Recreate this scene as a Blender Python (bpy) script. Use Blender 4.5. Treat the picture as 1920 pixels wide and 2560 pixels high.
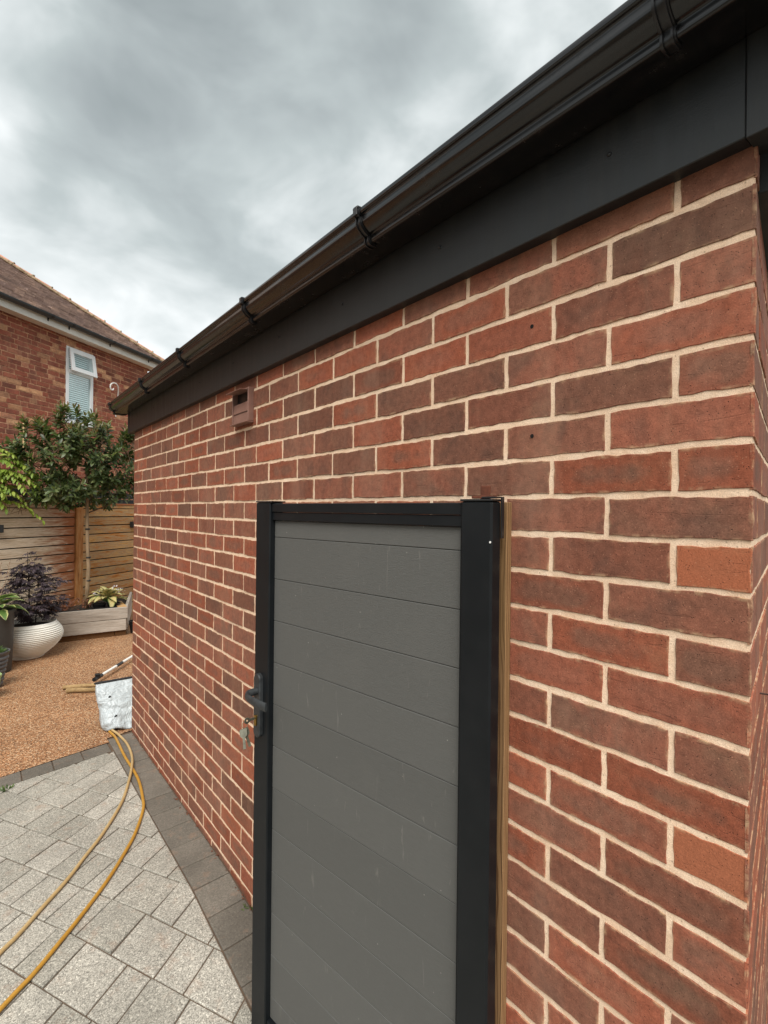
import bpy, math, random
import numpy as np
from mathutils import Vector, Matrix, noise as mnoise

R = math.radians
PI = math.pi
for o in list(bpy.data.objects):
    bpy.data.objects.remove(o)
scene = bpy.context.scene
COL = scene.collection

# ------------------------------------------------------------------ camera
CAM_P = (-0.8777, -0.2558, 1.565)
F_PX, YAW, PITCH, ROLL = 1294.6, 0.668249, -0.001878, 0.010593
_f = np.array([math.sin(YAW) * math.cos(PITCH), math.cos(YAW) * math.cos(PITCH), math.sin(PITCH)])
_r0 = np.array([math.cos(YAW), -math.sin(YAW), 0.0])
_u0 = np.cross(_r0, _f)
_r = _r0 * math.cos(ROLL) + _u0 * math.sin(ROLL)
_u = np.cross(_r, _f)
cam_d = bpy.data.cameras.new('camera')
cam = bpy.data.objects.new('camera', cam_d)
COL.objects.link(cam)
cam.matrix_world = Matrix(((_r[0], _u[0], -_f[0], CAM_P[0]), (_r[1], _u[1], -_f[1], CAM_P[1]),
                           (_r[2], _u[2], -_f[2], CAM_P[2]), (0, 0, 0, 1)))
cam_d.sensor_fit = 'VERTICAL'
cam_d.sensor_height = 36.0
cam_d.lens = F_PX / 2560.0 * 36.0
cam_d.clip_start = 0.02
cam_d.clip_end = 2000
scene.camera = cam

# ------------------------------------------------------------------ light, sky, exposure
SUN_EL, SUN_AZ = R(51), R(216)          # azimuth clockwise from +Y
SKY_GAIN = 0.415
world = bpy.data.worlds.new('World')
scene.world = world
world.use_nodes = True
wt = world.node_tree
wt.nodes.clear()


class NT:
    """tiny node-tree helper"""
    def __init__(s, tree):
        s.t = tree

    def n(s, typ, ins=None, out=0, **props):
        nd = s.t.nodes.new(typ)
        for k, v in props.items():
            setattr(nd, k, v)
        for k, v in (ins or {}).items():
            if isinstance(v, bpy.types.NodeSocket):
                s.t.links.new(v, nd.inputs[k])
            else:
                nd.inputs[k].default_value = v
        return nd.outputs[out] if out is not None else nd

    def math(s, op, a, b=0.0, c=0.0, clamp=False):
        nd = s.t.nodes.new('ShaderNodeMath')
        nd.operation = op
        nd.use_clamp = clamp
        for i, v in enumerate((a, b, c)):
            if isinstance(v, bpy.types.NodeSocket):
                s.t.links.new(v, nd.inputs[i])
            else:
                nd.inputs[i].default_value = v
        return nd.outputs[0]

    def ramp(s, fac, stops, interp='LINEAR'):
        nd = s.t.nodes.new('ShaderNodeValToRGB')
        el = nd.color_ramp.elements
        nd.color_ramp.interpolation = interp
        while len(el) < len(stops):
            el.new(0.5)
        for e, (p, c) in zip(el, stops):
            e.position = p
            c = (c, c, c) if isinstance(c, (int, float)) else c
            e.color = tuple(c) + (1.0,)
        s.t.links.new(fac, nd.inputs[0])
        return nd.outputs[0]

    def mix(s, fac, a, b, blend='MIX'):
        nd = s.t.nodes.new('ShaderNodeMix')
        nd.data_type = 'RGBA'
        nd.blend_type = blend
        nd.clamp_factor = True
        for key, v in ((0, fac), (6, a), (7, b)):
            if isinstance(v, bpy.types.NodeSocket):
                s.t.links.new(v, nd.inputs[key])
            elif key == 0:
                nd.inputs[0].default_value = v
            else:
                nd.inputs[key].default_value = tuple(v) + (1.0,)
        return nd.outputs[2]

    def noise(s, vec, scale, detail=3.0, rough=0.55, dist=0.0, out=0):
        return s.n('ShaderNodeTexNoise', {'Vector': vec, 'Scale': scale, 'Detail': detail,
                                          'Roughness': rough, 'Distortion': dist}, out)

    def mapping(s, vec, scale=(1, 1, 1), loc=(0, 0, 0), rot=(0, 0, 0)):
        return s.n('ShaderNodeMapping', {'Vector': vec, 'Scale': scale, 'Location': loc, 'Rotation': rot})


w = NT(wt)
tc = w.n('ShaderNodeTexCoord', None, 0)           # Generated = direction in a world shader
cvm = w.mapping(tc, (1.0, 1.0, 1.75), (6.4007, 8.428, 3.799), (0, 0, R(-12)))
big = w.noise(cvm, 1.75, 1.5, 0.45, 0.2)
fine = w.noise(w.mapping(cvm, (1, 1, 1), (5, 2, 0)), 5.0, 4.5, 0.5, 0.3)
cl = w.math('ADD', w.math('MULTIPLY', big, 0.64), w.math('MULTIPLY', fine, 0.36))
cloud = w.ramp(cl, [(0.27, (0.24, 0.275, 0.28)), (0.36, (0.35, 0.39, 0.395)), (0.44, (0.46, 0.51, 0.51)), (0.52, (0.70, 0.74, 0.74)),
                    (0.59, (0.98, 1.0, 1.0))])
skyt = w.n('ShaderNodeTexSky', None, 0, sky_type='NISHITA', sun_disc=False, sun_elevation=SUN_EL,
           sun_rotation=SUN_AZ, air_density=1.0, dust_density=3.0)
sky_s = w.mix(1.0, skyt, (0.10, 0.10, 0.10), 'MULTIPLY')
skyc = w.mix(0.93, sky_s, cloud)
bg = w.n('ShaderNodeBackground', {'Color': skyc, 'Strength': SKY_GAIN})
w.n('ShaderNodeOutputWorld', {0: bg}, None)

sun_d = bpy.data.lights.new('sun', 'SUN')
sun_d.energy = 1.5
sun_d.angle = R(38)
sun_d.color = (1.0, 0.955, 0.89)
sun = bpy.data.objects.new('sun', sun_d)
COL.objects.link(sun)
_sd = Vector((math.sin(SUN_AZ) * math.cos(SUN_EL), math.cos(SUN_AZ) * math.cos(SUN_EL), math.sin(SUN_EL)))
sun.rotation_euler = _sd.to_track_quat('Z', 'Y').to_euler()
sun.location = (-3, -3, 8)

vs = scene.view_settings
vs.view_transform = 'Standard'
vs.look = 'None'
vs.exposure = 1.60
vs.gamma = 1.0
vs.use_curve_mapping = False
scene.render.engine = 'CYCLES'
scene.render.resolution_x, scene.render.resolution_y = 768, 1024

# ------------------------------------------------------------------ helpers
def srgb(r, g, b):
    return tuple(((v / 255) / 12.92 if v / 255 <= 0.04045 else ((v / 255 + 0.055) / 1.055) ** 2.4) for v in (r, g, b))


def new_mat(name):
    m = bpy.data.materials.new(name)
    m.use_nodes = True
    t = m.node_tree
    t.nodes.clear()
    k = NT(t)
    return m, k


def finish(k, col, rough=0.7, bump=None, bstr=0.3, bdist=0.002, spec=0.5, **extra):
    ins = {'Base Color': col if isinstance(col, bpy.types.NodeSocket) else tuple(col) + (1.0,),
           'Roughness': rough, 'Specular IOR Level': spec}
    ins.update(extra)
    if bump is not None:
        ins['Normal'] = k.n('ShaderNodeBump', {'Strength': bstr, 'Distance': bdist, 'Height': bump})
    b = k.n('ShaderNodeBsdfPrincipled', ins)
    k.n('ShaderNodeOutputMaterial', {0: b}, None)


def pos(k):
    return k.n('ShaderNodeNewGeometry', None, 0)


def objco(k):
    return k.n('ShaderNodeTexCoord', None, 3)


def island(k):
    g = k.n('ShaderNodeNewGeometry', None, None)
    return g.outputs['Random Per Island']


def obj_rand(k):
    g = k.n('ShaderNodeObjectInfo', None, None)
    return g.outputs['Random']


def rnd(k):
    """per-piece random number: works for single objects and for joined pieces"""
    return k.math('FRACT', k.math('ADD', obj_rand(k), island(k)))


class MB:
    """collects geometry for ONE mesh"""
    def __init__(s):
        s.v, s.f, s.uv = [], [], None

    def add(s, vs, fs):
        b = len(s.v)
        s.v += [tuple(p) for p in vs]
        s.f += [tuple(i + b for i in f) for f in fs]

    def box(s, x0, x1, y0, y1, z0, z1, M=None, c=0.0):
        if c <= 0:
            vs = [(x, y, z) for z in (z0, z1) for y in (y0, y1) for x in (x0, x1)]
            fs = [(0, 2, 3, 1), (4, 5, 7, 6), (0, 1, 5, 4), (2, 6, 7, 3), (0, 4, 6, 2), (1, 3, 7, 5)]
        else:
            vs, idx = [], {}
            X, Y, Z = (x0, x1), (y0, y1), (z0, z1)
            def V(i, j, k_, ax):
                key = (i, j, k_, ax)
                if key not in idx:
                    p = [X[i], Y[j], Z[k_]]
                    q = [(1 if i == 0 else -1) * c, (1 if j == 0 else -1) * c, (1 if k_ == 0 else -1) * c]
                    for a in range(3):
                        if a != ax:
                            p[a] += q[a]
                    idx[key] = len(vs)
                    vs.append(tuple(p))
                return idx[key]
            fs = []
            for ax in range(3):
                for sgn in (0, 1):
                    cyc = [(0, 0), (1, 0), (1, 1), (0, 1)]
                    quad = []
                    for a, b in cyc:
                        ijk = [0, 0, 0]
                        ijk[ax] = sgn
                        ijk[(ax + 1) % 3] = a
                        ijk[(ax + 2) % 3] = b
                        quad.append(V(*ijk, ax))
                    fs.append(tuple(quad) if sgn else tuple(reversed(quad)))
            for ax in range(3):
                a1, a2 = (ax + 1) % 3, (ax + 2) % 3
                for s1 in (0, 1):
                    for s2 in (0, 1):
                        p = []
                        for e in (0, 1):
                            ijk = [0, 0, 0]
                            ijk[ax] = e
                            ijk[a1] = s1
                            ijk[a2] = s2
                            p.append((V(*ijk, a1), V(*ijk, a2)))
                        q = (p[0][0], p[1][0], p[1][1], p[0][1])
                        fs.append(q if (s1 ^ s2) else tuple(reversed(q)))
            for i in (0, 1):
                for j in (0, 1):
                    for k_ in (0, 1):
                        t = (V(i, j, k_, 0), V(i, j, k_, 1), V(i, j, k_, 2))
                        fs.append(t if (i + j + k_) % 2 else tuple(reversed(t)))
        if M is not None:
            vs = [tuple(M @ Vector(p)) for p in vs]
        s.add(vs, fs)
        return s

    def prism(s, poly, z0, z1):
        """closed plan polygon (counter-clockwise) extruded from z0 to z1"""
        n = len(poly)
        vs = [(x, y, z0) for x, y in poly] + [(x, y, z1) for x, y in poly]
        fs = [tuple(range(n - 1, -1, -1)), tuple(range(n, 2 * n))]
        fs += [(i, (i + 1) % n, n + (i + 1) % n, n + i) for i in range(n)]
        s.add(vs, fs)
        return s

    def sweep(s, prof, path, closed=True, caps=True):
        """prof: list of 3D-offset lists per path point"""
        n = len(prof[0])
        vs = []
        for P, pr in zip(path, prof):
            vs += [(P[0] + q[0], P[1] + q[1], P[2] + q[2]) for q in pr]
        fs = []
        for i in range(len(path) - 1):
            for j in range(n if closed else n - 1):
                a, b = i * n + j, i * n + (j + 1) % n
                fs.append((a, b, b + n, a + n))
        if caps and closed:
            fs.append(tuple(range(n - 1, -1, -1)))
            fs.append(tuple(range((len(path) - 1) * n, len(path) * n)))
        s.add(vs, fs)
        return s

    def tube(s, path, rad, n=8, caps=True):
        path = [Vector(p) for p in path]
        rads = rad if isinstance(rad, (list, tuple)) else [rad] * len(path)
        prof = []
        ref = None
        for i, P in enumerate(path):
            t = (path[min(i + 1, len(path) - 1)] - path[max(i - 1, 0)])
            t = t.normalized() if t.length > 1e-9 else Vector((0, 0, 1))
            if ref is None:
                ref = Vector((0, 0, 1)) if abs(t.z) < 0.9 else Vector((1, 0, 0))
            a = (ref - t * ref.dot(t)).normalized()
            ref = a
            b = t.cross(a)
            prof.append([a * math.cos(2 * PI * j / n) * rads[i] + b * math.sin(2 * PI * j / n) * rads[i] for j in range(n)])
        return s.sweep(prof, path, True, caps)

    def lathe(s, prof, n=32, M=None, close_top=False, close_bottom=True):
        vs, fs = [], []
        for r, z in prof:
            vs += [(r * math.cos(2 * PI * j / n), r * math.sin(2 * PI * j / n), z) for j in range(n)]
        for i in range(len(prof) - 1):
            for j in range(n):
                a, b = i * n + j, i * n + (j + 1) % n
                fs.append((a, b, b + n, a + n))
        if close_bottom:
            fs.append(tuple(range(n - 1, -1, -1)))
        if close_top:
            fs.append(tuple(range((len(prof) - 1) * n, len(prof) * n)))
        if M is not None:
            vs = [tuple(M @ Vector(p)) for p in vs]
        s.add(vs, fs)
        return s

    def mesh(s, name, mat=None, smooth=False, angle=None):
        me = bpy.data.meshes.new(name)
        me.from_pydata(s.v, [], s.f)
        if mat:
            me.materials.append(mat)
        if smooth:
            me.polygons.foreach_set('use_smooth', [True] * len(me.polygons))
            if angle:
                try:
                    me.set_sharp_from_angle(angle=R(angle))
                except Exception:
                    pass
        me.update()
        return me

    def build(s, name, mat, parent=None, M=None, smooth=False, angle=None):
        return link(name, s.mesh(name, mat, smooth, angle), parent, M)


def link(name, me, parent=None, M=None):
    o = bpy.data.objects.new(name, me)
    COL.objects.link(o)
    if parent is not None:
        o.parent = parent
    if M is not None:
        o.matrix_basis = M
    return o


def tag(o, label=None, cat=None, group=None, kind=None):
    if label:
        o['label'] = label
    if cat:
        o['category'] = cat
    if group:
        o['group'] = group
    if kind:
        o['kind'] = kind
    return o


def thing(name, label, cat, loc=(0, 0, 0), group=None, M=None):
    o = bpy.data.objects.new(name, None)
    o.empty_display_size = 0.1
    COL.objects.link(o)
    if M is not None:
        o.matrix_basis = M
    else:
        o.location = loc
    return tag(o, label, cat, group)


def frame(ox, oy, ax, ay, oz=0.0):
    """local X = to the right along a face seen from outside, Y = into the face, Z = up"""
    l = math.hypot(ax, ay)
    ax, ay = ax / l, ay / l
    return Matrix(((ax, -ay, 0, ox), (ay, ax, 0, oy), (0, 0, 1, oz), (0, 0, 0, 1)))


def project(p):
    q = np.array(p) - np.array(CAM_P)
    dz = q @ _f
    if dz < 0.05:
        return None
    return 960 + F_PX * (q @ _r) / dz, 1280 - F_PX * (q @ _u) / dz, dz


def poly_offset(poly, d):
    """convex CCW polygon moved inwards by d"""
    n = len(poly)
    out = []
    L = []
    for i in range(n):
        (x0, y0), (x1, y1) = poly[i], poly[(i + 1) % n]
        l = math.hypot(x1 - x0, y1 - y0)
        if l < 1e-6:
            continue
        nx, ny = -(y1 - y0) / l, (x1 - x0) / l
        L.append((nx, ny, nx * x0 + ny * y0 + d))
    for i in range(len(L)):
        a, b = L[i - 1], L[i]
        det = a[0] * b[1] - a[1] * b[0]
        if abs(det) < 1e-5:
            continue
        out.append(((a[2] * b[1] - b[2] * a[1]) / det, (a[0] * b[2] - b[0] * a[2]) / det))
    return out


def clip(poly, nx, ny, c):
    """keep the side where nx*x+ny*y <= c"""
    out = []
    for i in range(len(poly)):
        p, q = poly[i], poly[(i + 1) % len(poly)]
        a, b = nx * p[0] + ny * p[1] - c, nx * q[0] + ny * q[1] - c
        if a <= 0:
            out.append(p)
        if a * b < 0:
            t = a / (a - b)
            out.append((p[0] + (q[0] - p[0]) * t, p[1] + (q[1] - p[1]) * t))
    return out


def area(poly):
    return 0.5 * sum(poly[i - 1][0] * poly[i][1] - poly[i][0] * poly[i - 1][1] for i in range(len(poly)))


def unit(a):
    return a / np.maximum(np.linalg.norm(a, axis=-1, keepdims=True), 1e-9)


def leaf_mesh(name, mat, P, D, N, L, W, droop=0.25, fold=0.25, prof=((0.0, 0.0), (0.35, 0.5), (0.72, 0.40), (1.0, 0.0))):
    """many folded, drooping leaves as one mesh; P base, D direction, N leaf normal"""
    P, D, N = map(np.asarray, (P, D, N))
    n = len(P)
    L = np.broadcast_to(np.asarray(L, float).reshape(-1, 1), (n, 1))
    W = np.broadcast_to(np.asarray(W, float).reshape(-1, 1), (n, 1))
    D = unit(D)
    S = unit(np.cross(D, N))
    N = unit(np.cross(S, D))
    def c(t):
        return P + D * L * t - N * droop * L * t * t
    (t0, w0), (t1, w1), (t2, w2), (t3, w3) = prof
    b, m1, m2, tip = c(t0), c(t1), c(t2), c(t3)
    l1, r1 = m1 - S * W * w1 + N * W * fold * w1, m1 + S * W * w1 + N * W * fold * w1
    l2, r2 = m2 - S * W * w2 + N * W * fold * w2, m2 + S * W * w2 + N * W * fold * w2
    V = np.stack([b, l1, m1, r1, l2, m2, r2, tip], 1).reshape(-1, 3)
    base = (np.arange(n) * 8)[:, None]
    quads = np.array([[1, 2, 5, 4], [2, 3, 6, 5]])
    tris = np.array([[0, 2, 1], [0, 3, 2], [4, 5, 7], [5, 6, 7]])
    Fq = (base[:, :, None] + quads[None]).reshape(-1, 4)
    Ft = (base[:, :, None] + tris[None]).reshape(-1, 3)
    me = bpy.data.meshes.new(name)
    me.from_pydata(V.tolist(), [], Fq.tolist() + Ft.tolist())
    me.polygons.foreach_set('use_smooth', [True] * len(me.polygons))
    me.materials.append(mat)
    me.update()
    return me


# ------------------------------------------------------------------ materials
def brick_material(name, ramp_stops, pale=0.35, kiss=0.85, bump=0.55, scale=1.0, mortar=(0.56, 0.42, 0.27), smear=0.16):
    m, k = new_mat(name)
    P = pos(k)
    r = rnd(k)
    oc = k.n('ShaderNodeObjectInfo', None, None).outputs['Color']
    sp = k.n('ShaderNodeSeparateColor', {0: oc}, None)
    orange = k.math('SUBTRACT', 1.0, sp.outputs[1])          # object colour green 0 marks a plain orange brick
    base = k.ramp(r, ramp_stops)
    uv = k.n('ShaderNodeUVMap', None, 0)
    s2 = k.n('ShaderNodeSeparateXYZ', {0: uv}, None)
    shiftv = k.n('ShaderNodeVectorMath', {0: P, 1: (0, 0, 0)}, 0)
    big = k.noise(shiftv, 16 * scale, 3, 0.6)
    mid = k.noise(P, 60 * scale, 4, 0.6)
    fine = k.noise(P, 420 * scale, 3, 0.7)
    grit = k.n('ShaderNodeTexVoronoi', {'Vector': P, 'Scale': 230 * scale}, 0)
    ax = k.math('POWER', k.math('ABSOLUTE', s2.outputs[0]), 3.5)
    ay = k.math('POWER', k.math('ABSOLUTE', s2.outputs[1]), 2.2)
    e = k.math('ADD', k.math('ADD', ax, ay), k.math('MULTIPLY', k.math('SUBTRACT', big, 0.5), 1.1))
    r2 = k.math('FRACT', k.math('MULTIPLY', r, 7.31))
    rim = k.ramp(k.math('ADD', e, k.math('MULTIPLY', r2, 0.75)), [(0.62, 0.0), (1.0, 1.0)])
    rimc = k.mix(r2, srgb(138, 82, 66), srgb(150, 86, 64))
    rimamt = k.math('MULTIPLY', rim, k.ramp(r2, [(0.25, 0.06), (0.8, kiss)]))
    c = k.mix(rimamt, base, rimc)
    r3 = k.math('FRACT', k.math('MULTIPLY', r, 13.7))
    patch = k.noise(P, 8 * scale, 3, 0.6, 0.6)
    c = k.mix(k.math('MULTIPLY', k.ramp(patch, [(0.48, 0.0), (0.64, 1.0)]), k.ramp(r3, [(0.2, 0.15), (0.9, 0.75)])), c, srgb(146, 90, 73))
    c = k.mix(k.math('MULTIPLY', k.ramp(k.noise(P, 11 * scale, 3, 0.6, 0.4), [(0.5, 0.0), (0.68, 1.0)]), k.ramp(r2, [(0.3, 0.5), (0.9, 0.0)])), c, srgb(98, 76, 68))
    c = k.mix(1.0, c, k.ramp(r3, [(0.0, 0.80), (0.5, 1.0), (1.0, 1.16)]), 'MULTIPLY')
    c = k.mix(1.0, c, k.ramp(mid, [(0.3, 0.80), (0.7, 1.20)]), 'MULTIPLY')
    c = k.mix(k.math('MULTIPLY', orange, 0.8), c, srgb(168, 104, 76))
    # dark pits, pale grains and drag creases
    pits = k.ramp(grit, [(0.10, 1.0), (0.22, 0.0)])
    pitm = k.math('MULTIPLY', pits, k.ramp(k.noise(P, 70 * scale, 2), [(0.50, 0.0), (0.56, 0.9)]))
    c = k.mix(pitm, c, (0.025, 0.015, 0.012))
    gn = k.n('ShaderNodeTexVoronoi', {'Vector': P, 'Scale': 210 * scale}, None)
    gsel = k.ramp(k.n('ShaderNodeSeparateColor', {0: gn.outputs['Color']}, None).outputs[0], [(0.90, 0.0), (0.94, 1.0)])
    c = k.mix(k.math('MULTIPLY', k.ramp(gn.outputs['Distance'], [(0.10, 0.5), (0.24, 0.0)]), gsel), c, srgb(186, 142, 118))
    crease = k.noise(k.mapping(P, (60, 13, 170)), 1.0 * scale, 3, 0.6, 1.2)
    crm = k.ramp(crease, [(0.30, 1.0), (0.36, 0.0)])
    c = k.mix(k.math('MULTIPLY', crm, 0.22), c, srgb(78, 52, 44))
    gr = k.ramp(fine, [(0.28, 0.76), (0.5, 1.0), (0.74, 1.28)])
    c = k.mix(1.0, c, gr, 'MULTIPLY')
    film = k.noise(k.mapping(P, (3, 3, 1.1)), 1.6 * scale, 5, 0.65)
    c = k.mix(k.ramp(film, [(0.50, 0.0), (0.72, 0.22)]), c, srgb(188, 156, 138))
    # thin cement bloom towards the arris
    edge = k.math('MAXIMUM', k.ramp(k.math('ABSOLUTE', s2.outputs[0]), [(0.945, 0.0), (1.0, 1.0)]), k.ramp(k.math('ABSOLUTE', s2.outputs[1]), [(0.83, 0.0), (1.0, 1.0)]))
    sm = k.math('MULTIPLY', edge, k.ramp(k.noise(P, 38 * scale, 4, 0.65), [(0.46, 0.0), (0.66, smear * 4)]))
    bloom = k.math('MULTIPLY', k.ramp(k.noise(P, 7 * scale, 5, 0.7), [(0.54, 0.0), (0.76, 1.0)]), pale)
    c = k.mix(k.math('MAXIMUM', sm, k.math('MULTIPLY', bloom, 0.35)), c, mortar)
    c = k.mix(1.0, c, (0.96, 0.89, 0.815), 'MULTIPLY')
    h = k.math('ADD', k.math('MULTIPLY', fine, 0.35), k.math('ADD', k.math('MULTIPLY', mid, 0.9), k.math('ADD', k.math('MULTIPLY', pitm, -1.4), k.math('MULTIPLY', crm, -0.3))))
    finish(k, c, 0.88, h, bump, 0.0025, 0.25)
    return m


M_BRICK = brick_material('red_brown_brick', [(0.0, srgb(124, 88, 74)), (0.25, srgb(130, 89, 74)), (0.45, srgb(118, 87, 74)),
                                              (0.62, srgb(138, 89, 73)), (0.8, srgb(126, 90, 76)), (0.92, srgb(146, 89, 71)),
                                              (1.0, srgb(124, 88, 74))])
M_HBRICK = brick_material('weathered_house_brick', [(0.0, srgb(122, 74, 62)), (0.2, srgb(146, 84, 70)), (0.4, srgb(112, 72, 62)),
                                                    (0.6, srgb(150, 88, 74)), (0.74, srgb(134, 80, 68)), (0.84, srgb(146, 92, 78)),
                                                    (0.93, srgb(206, 168, 132)), (0.965, srgb(196, 150, 116)), (1.0, srgb(126, 80, 68))],
                           pale=0.5, kiss=0.35, bump=0.6, scale=0.45, mortar=(0.52, 0.36, 0.24), smear=0.3)


def mk_mortar(name, c1, c2, sc=1.0, b=0.5):
    m, k = new_mat(name)
    P = pos(k)
    n1 = k.noise(P, 22 * sc, 4, 0.6)
    n2 = k.noise(P, 520 * sc, 3, 0.7)
    n3 = k.noise(P, 120 * sc, 3, 0.6)
    c = k.mix(k.ramp(n1, [(0.35, 0.0), (0.68, 1.0)]), c1, c2)
    c = k.mix(1.0, c, k.ramp(n2, [(0.28, 0.74), (0.5, 1.0), (0.7, 1.18)]), 'MULTIPLY')
    c = k.mix(1.0, c, k.ramp(k.noise(P, 3.0 * sc, 5, 0.65), [(0.3, 0.86), (0.7, 1.04)]), 'MULTIPLY')
    c = k.mix(k.ramp(k.noise(P, 48 * sc, 4, 0.65), [(0.56, 0.0), (0.74, 0.40)]), c, tuple(v * 0.55 for v in c1))
    spk = k.ramp(k.n('ShaderNodeTexVoronoi', {'Vector': P, 'Scale': 75 * sc}, 0), [(0.07, 0.5), (0.13, 0.0)])
    c = k.mix(spk, c, (0.16, 0.10, 0.06))
    finish(k, c, 0.95, k.math('ADD', k.math('MULTIPLY', n2, 0.5), n3), b, 0.003, 0.2)
    return m


M_MORTAR = mk_mortar('sand_mortar', srgb(231, 199, 169), srgb(243, 217, 190))
M_HMORTAR = mk_mortar('old_house_mortar', srgb(150, 108, 86), srgb(214, 168, 134), 0.4)


def mk_simple(name, col, rough=0.5, nscale=None, var=0.15, bump=0.0, bscale=200, spec=0.5, stretch=(1, 1, 1), metal=0.0, coat=0.0, bd=0.001):
    m, k = new_mat(name)
    P = objco(k)
    if stretch != (1, 1, 1):
        P = k.mapping(P, stretch)
    c = col
    if nscale:
        n1 = k.noise(P, nscale, 4, 0.6)
        c = k.mix(1.0, col, k.ramp(n1, [(0.3, 1 - var), (0.7, 1 + var)]), 'MULTIPLY')
    bp = k.noise(P, bscale, 3, 0.6) if bump else None
    finish(k, c, rough, bp, bump, bd, spec, Metallic=metal, **({'Coat Weight': coat} if coat else {}))
    return m


def mk_gutter():
    m, k = new_mat('black_gutter_plastic')
    P = pos(k)
    d = k.noise(k.mapping(P, (8, 2.0, 8)), 3.0, 5, 0.65)
    run = k.noise(k.mapping(P, (2, 60, 2)), 1.0, 3, 0.6)
    m1 = k.math('MULTIPLY', k.ramp(d, [(0.45, 0.0), (0.75, 1.0)]), k.ramp(run, [(0.35, 0.2), (0.7, 1.0)]))
    c = k.mix(k.math('MULTIPLY', m1, 0.35), (0.0045, 0.0045, 0.005), (0.055, 0.05, 0.045))
    finish(k, c, k.ramp(m1, [(0.0, 0.15), (1.0, 0.42)]), None, spec=0.5)
    return m


M_GUTTER = mk_gutter()
M_BLACKPL = mk_simple('black_plastic', (0.010, 0.010, 0.011), 0.38, 12, 0.3, 0.1, 120)


def mk_fascia():
    m, k = new_mat('anthracite_fascia_foil')
    P = pos(k)
    g = k.noise(P, 620, 2, 0.6)
    g2 = k.noise(k.mapping(P, (1, 0.25, 1)), 260, 3, 0.6)
    c = k.mix(g, (0.0085, 0.0105, 0.0115), (0.016, 0.019, 0.020))
    d = k.noise(k.mapping(P, (3, 7, 0.7)), 5, 5, 0.65)
    c = k.mix(k.ramp(d, [(0.50, 0.0), (0.8, 0.30)]), c, (0.06, 0.058, 0.054))
    finish(k, c, k.ramp(d, [(0.3, 0.42), (0.7, 0.56)]), k.math('ADD', g, g2), 0.35, 0.0006, 0.5)
    return m


M_FASCIA = mk_fascia()


def mk_powder():
    m, k = new_mat('black_powder_coat')
    P = objco(k)
    n1 = k.noise(P, 900, 2)
    n2 = k.noise(P, 7, 5, 0.65)
    sc = k.noise(k.mapping(P, (40, 40, 6), (0, 0, 0), (0.2, 0.3, 0.1)), 3.0, 4, 0.7, 1.5)
    c = k.mix(k.ramp(n2, [(0.45, 0.0), (0.8, 0.5)]), (0.0062, 0.0078, 0.0092), (0.016, 0.017, 0.018))
    c = k.mix(k.ramp(sc, [(0.70, 0.0), (0.80, 0.35)]), c, (0.10, 0.10, 0.10))
    finish(k, c, k.ramp(n2, [(0.3, 0.40), (0.7, 0.55)]), n1, 0.10, 0.0004, 0.22)
    return m


M_POWDER = mk_powder()


def mk_composite():
    m, k = new_mat('brushed_grey_composite')
    P = objco(k)
    r = obj_rand(k)
    P2 = k.n('ShaderNodeVectorMath', {0: P, 1: k.n('ShaderNodeCombineXYZ', {0: k.math('MULTIPLY', r, 9.0), 1: 0.0, 2: k.math('MULTIPLY', r, 5.0)})}, 0)
    g = k.noise(k.mapping(P2, (14, 200, 420)), 2.2, 4, 0.65)
    g2 = k.noise(k.mapping(P2, (30, 300, 900)), 1.5, 2, 0.7)
    b = k.noise(P2, 5, 4, 0.6)
    sp = k.n('ShaderNodeTexVoronoi', {'Vector': P2, 'Scale': 24}, 0)
    c = k.mix(g, srgb(76, 76, 74), srgb(94, 94, 91))
    c = k.mix(k.ramp(b, [(0.55, 0.0), (0.8, 0.16)]), c, srgb(108, 106, 101))
    c = k.mix(1.0, c, k.ramp(r, [(0.0, 0.94), (1.0, 1.06)]), 'MULTIPLY')
    c = k.mix(k.ramp(sp, [(0.025, 0.5), (0.045, 0.0)]), c, srgb(170, 168, 160))
    c = k.mix(k.math('MULTIPLY', k.ramp(k.noise(k.mapping(P2, (60, 60, 9), (0, 0, 0), (0.1, 0.6, 0)), 1.0, 3, 0.6, 1.0), [(0.66, 0.0), (0.72, 1.0)]), 0.18), c, srgb(150, 146, 138))
    finish(k, c, 0.66, k.math('ADD', g, k.math('MULTIPLY', g2, 0.8)), 0.6, 0.0010, 0.35)
    return m


M_COMP = mk_composite()


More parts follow.
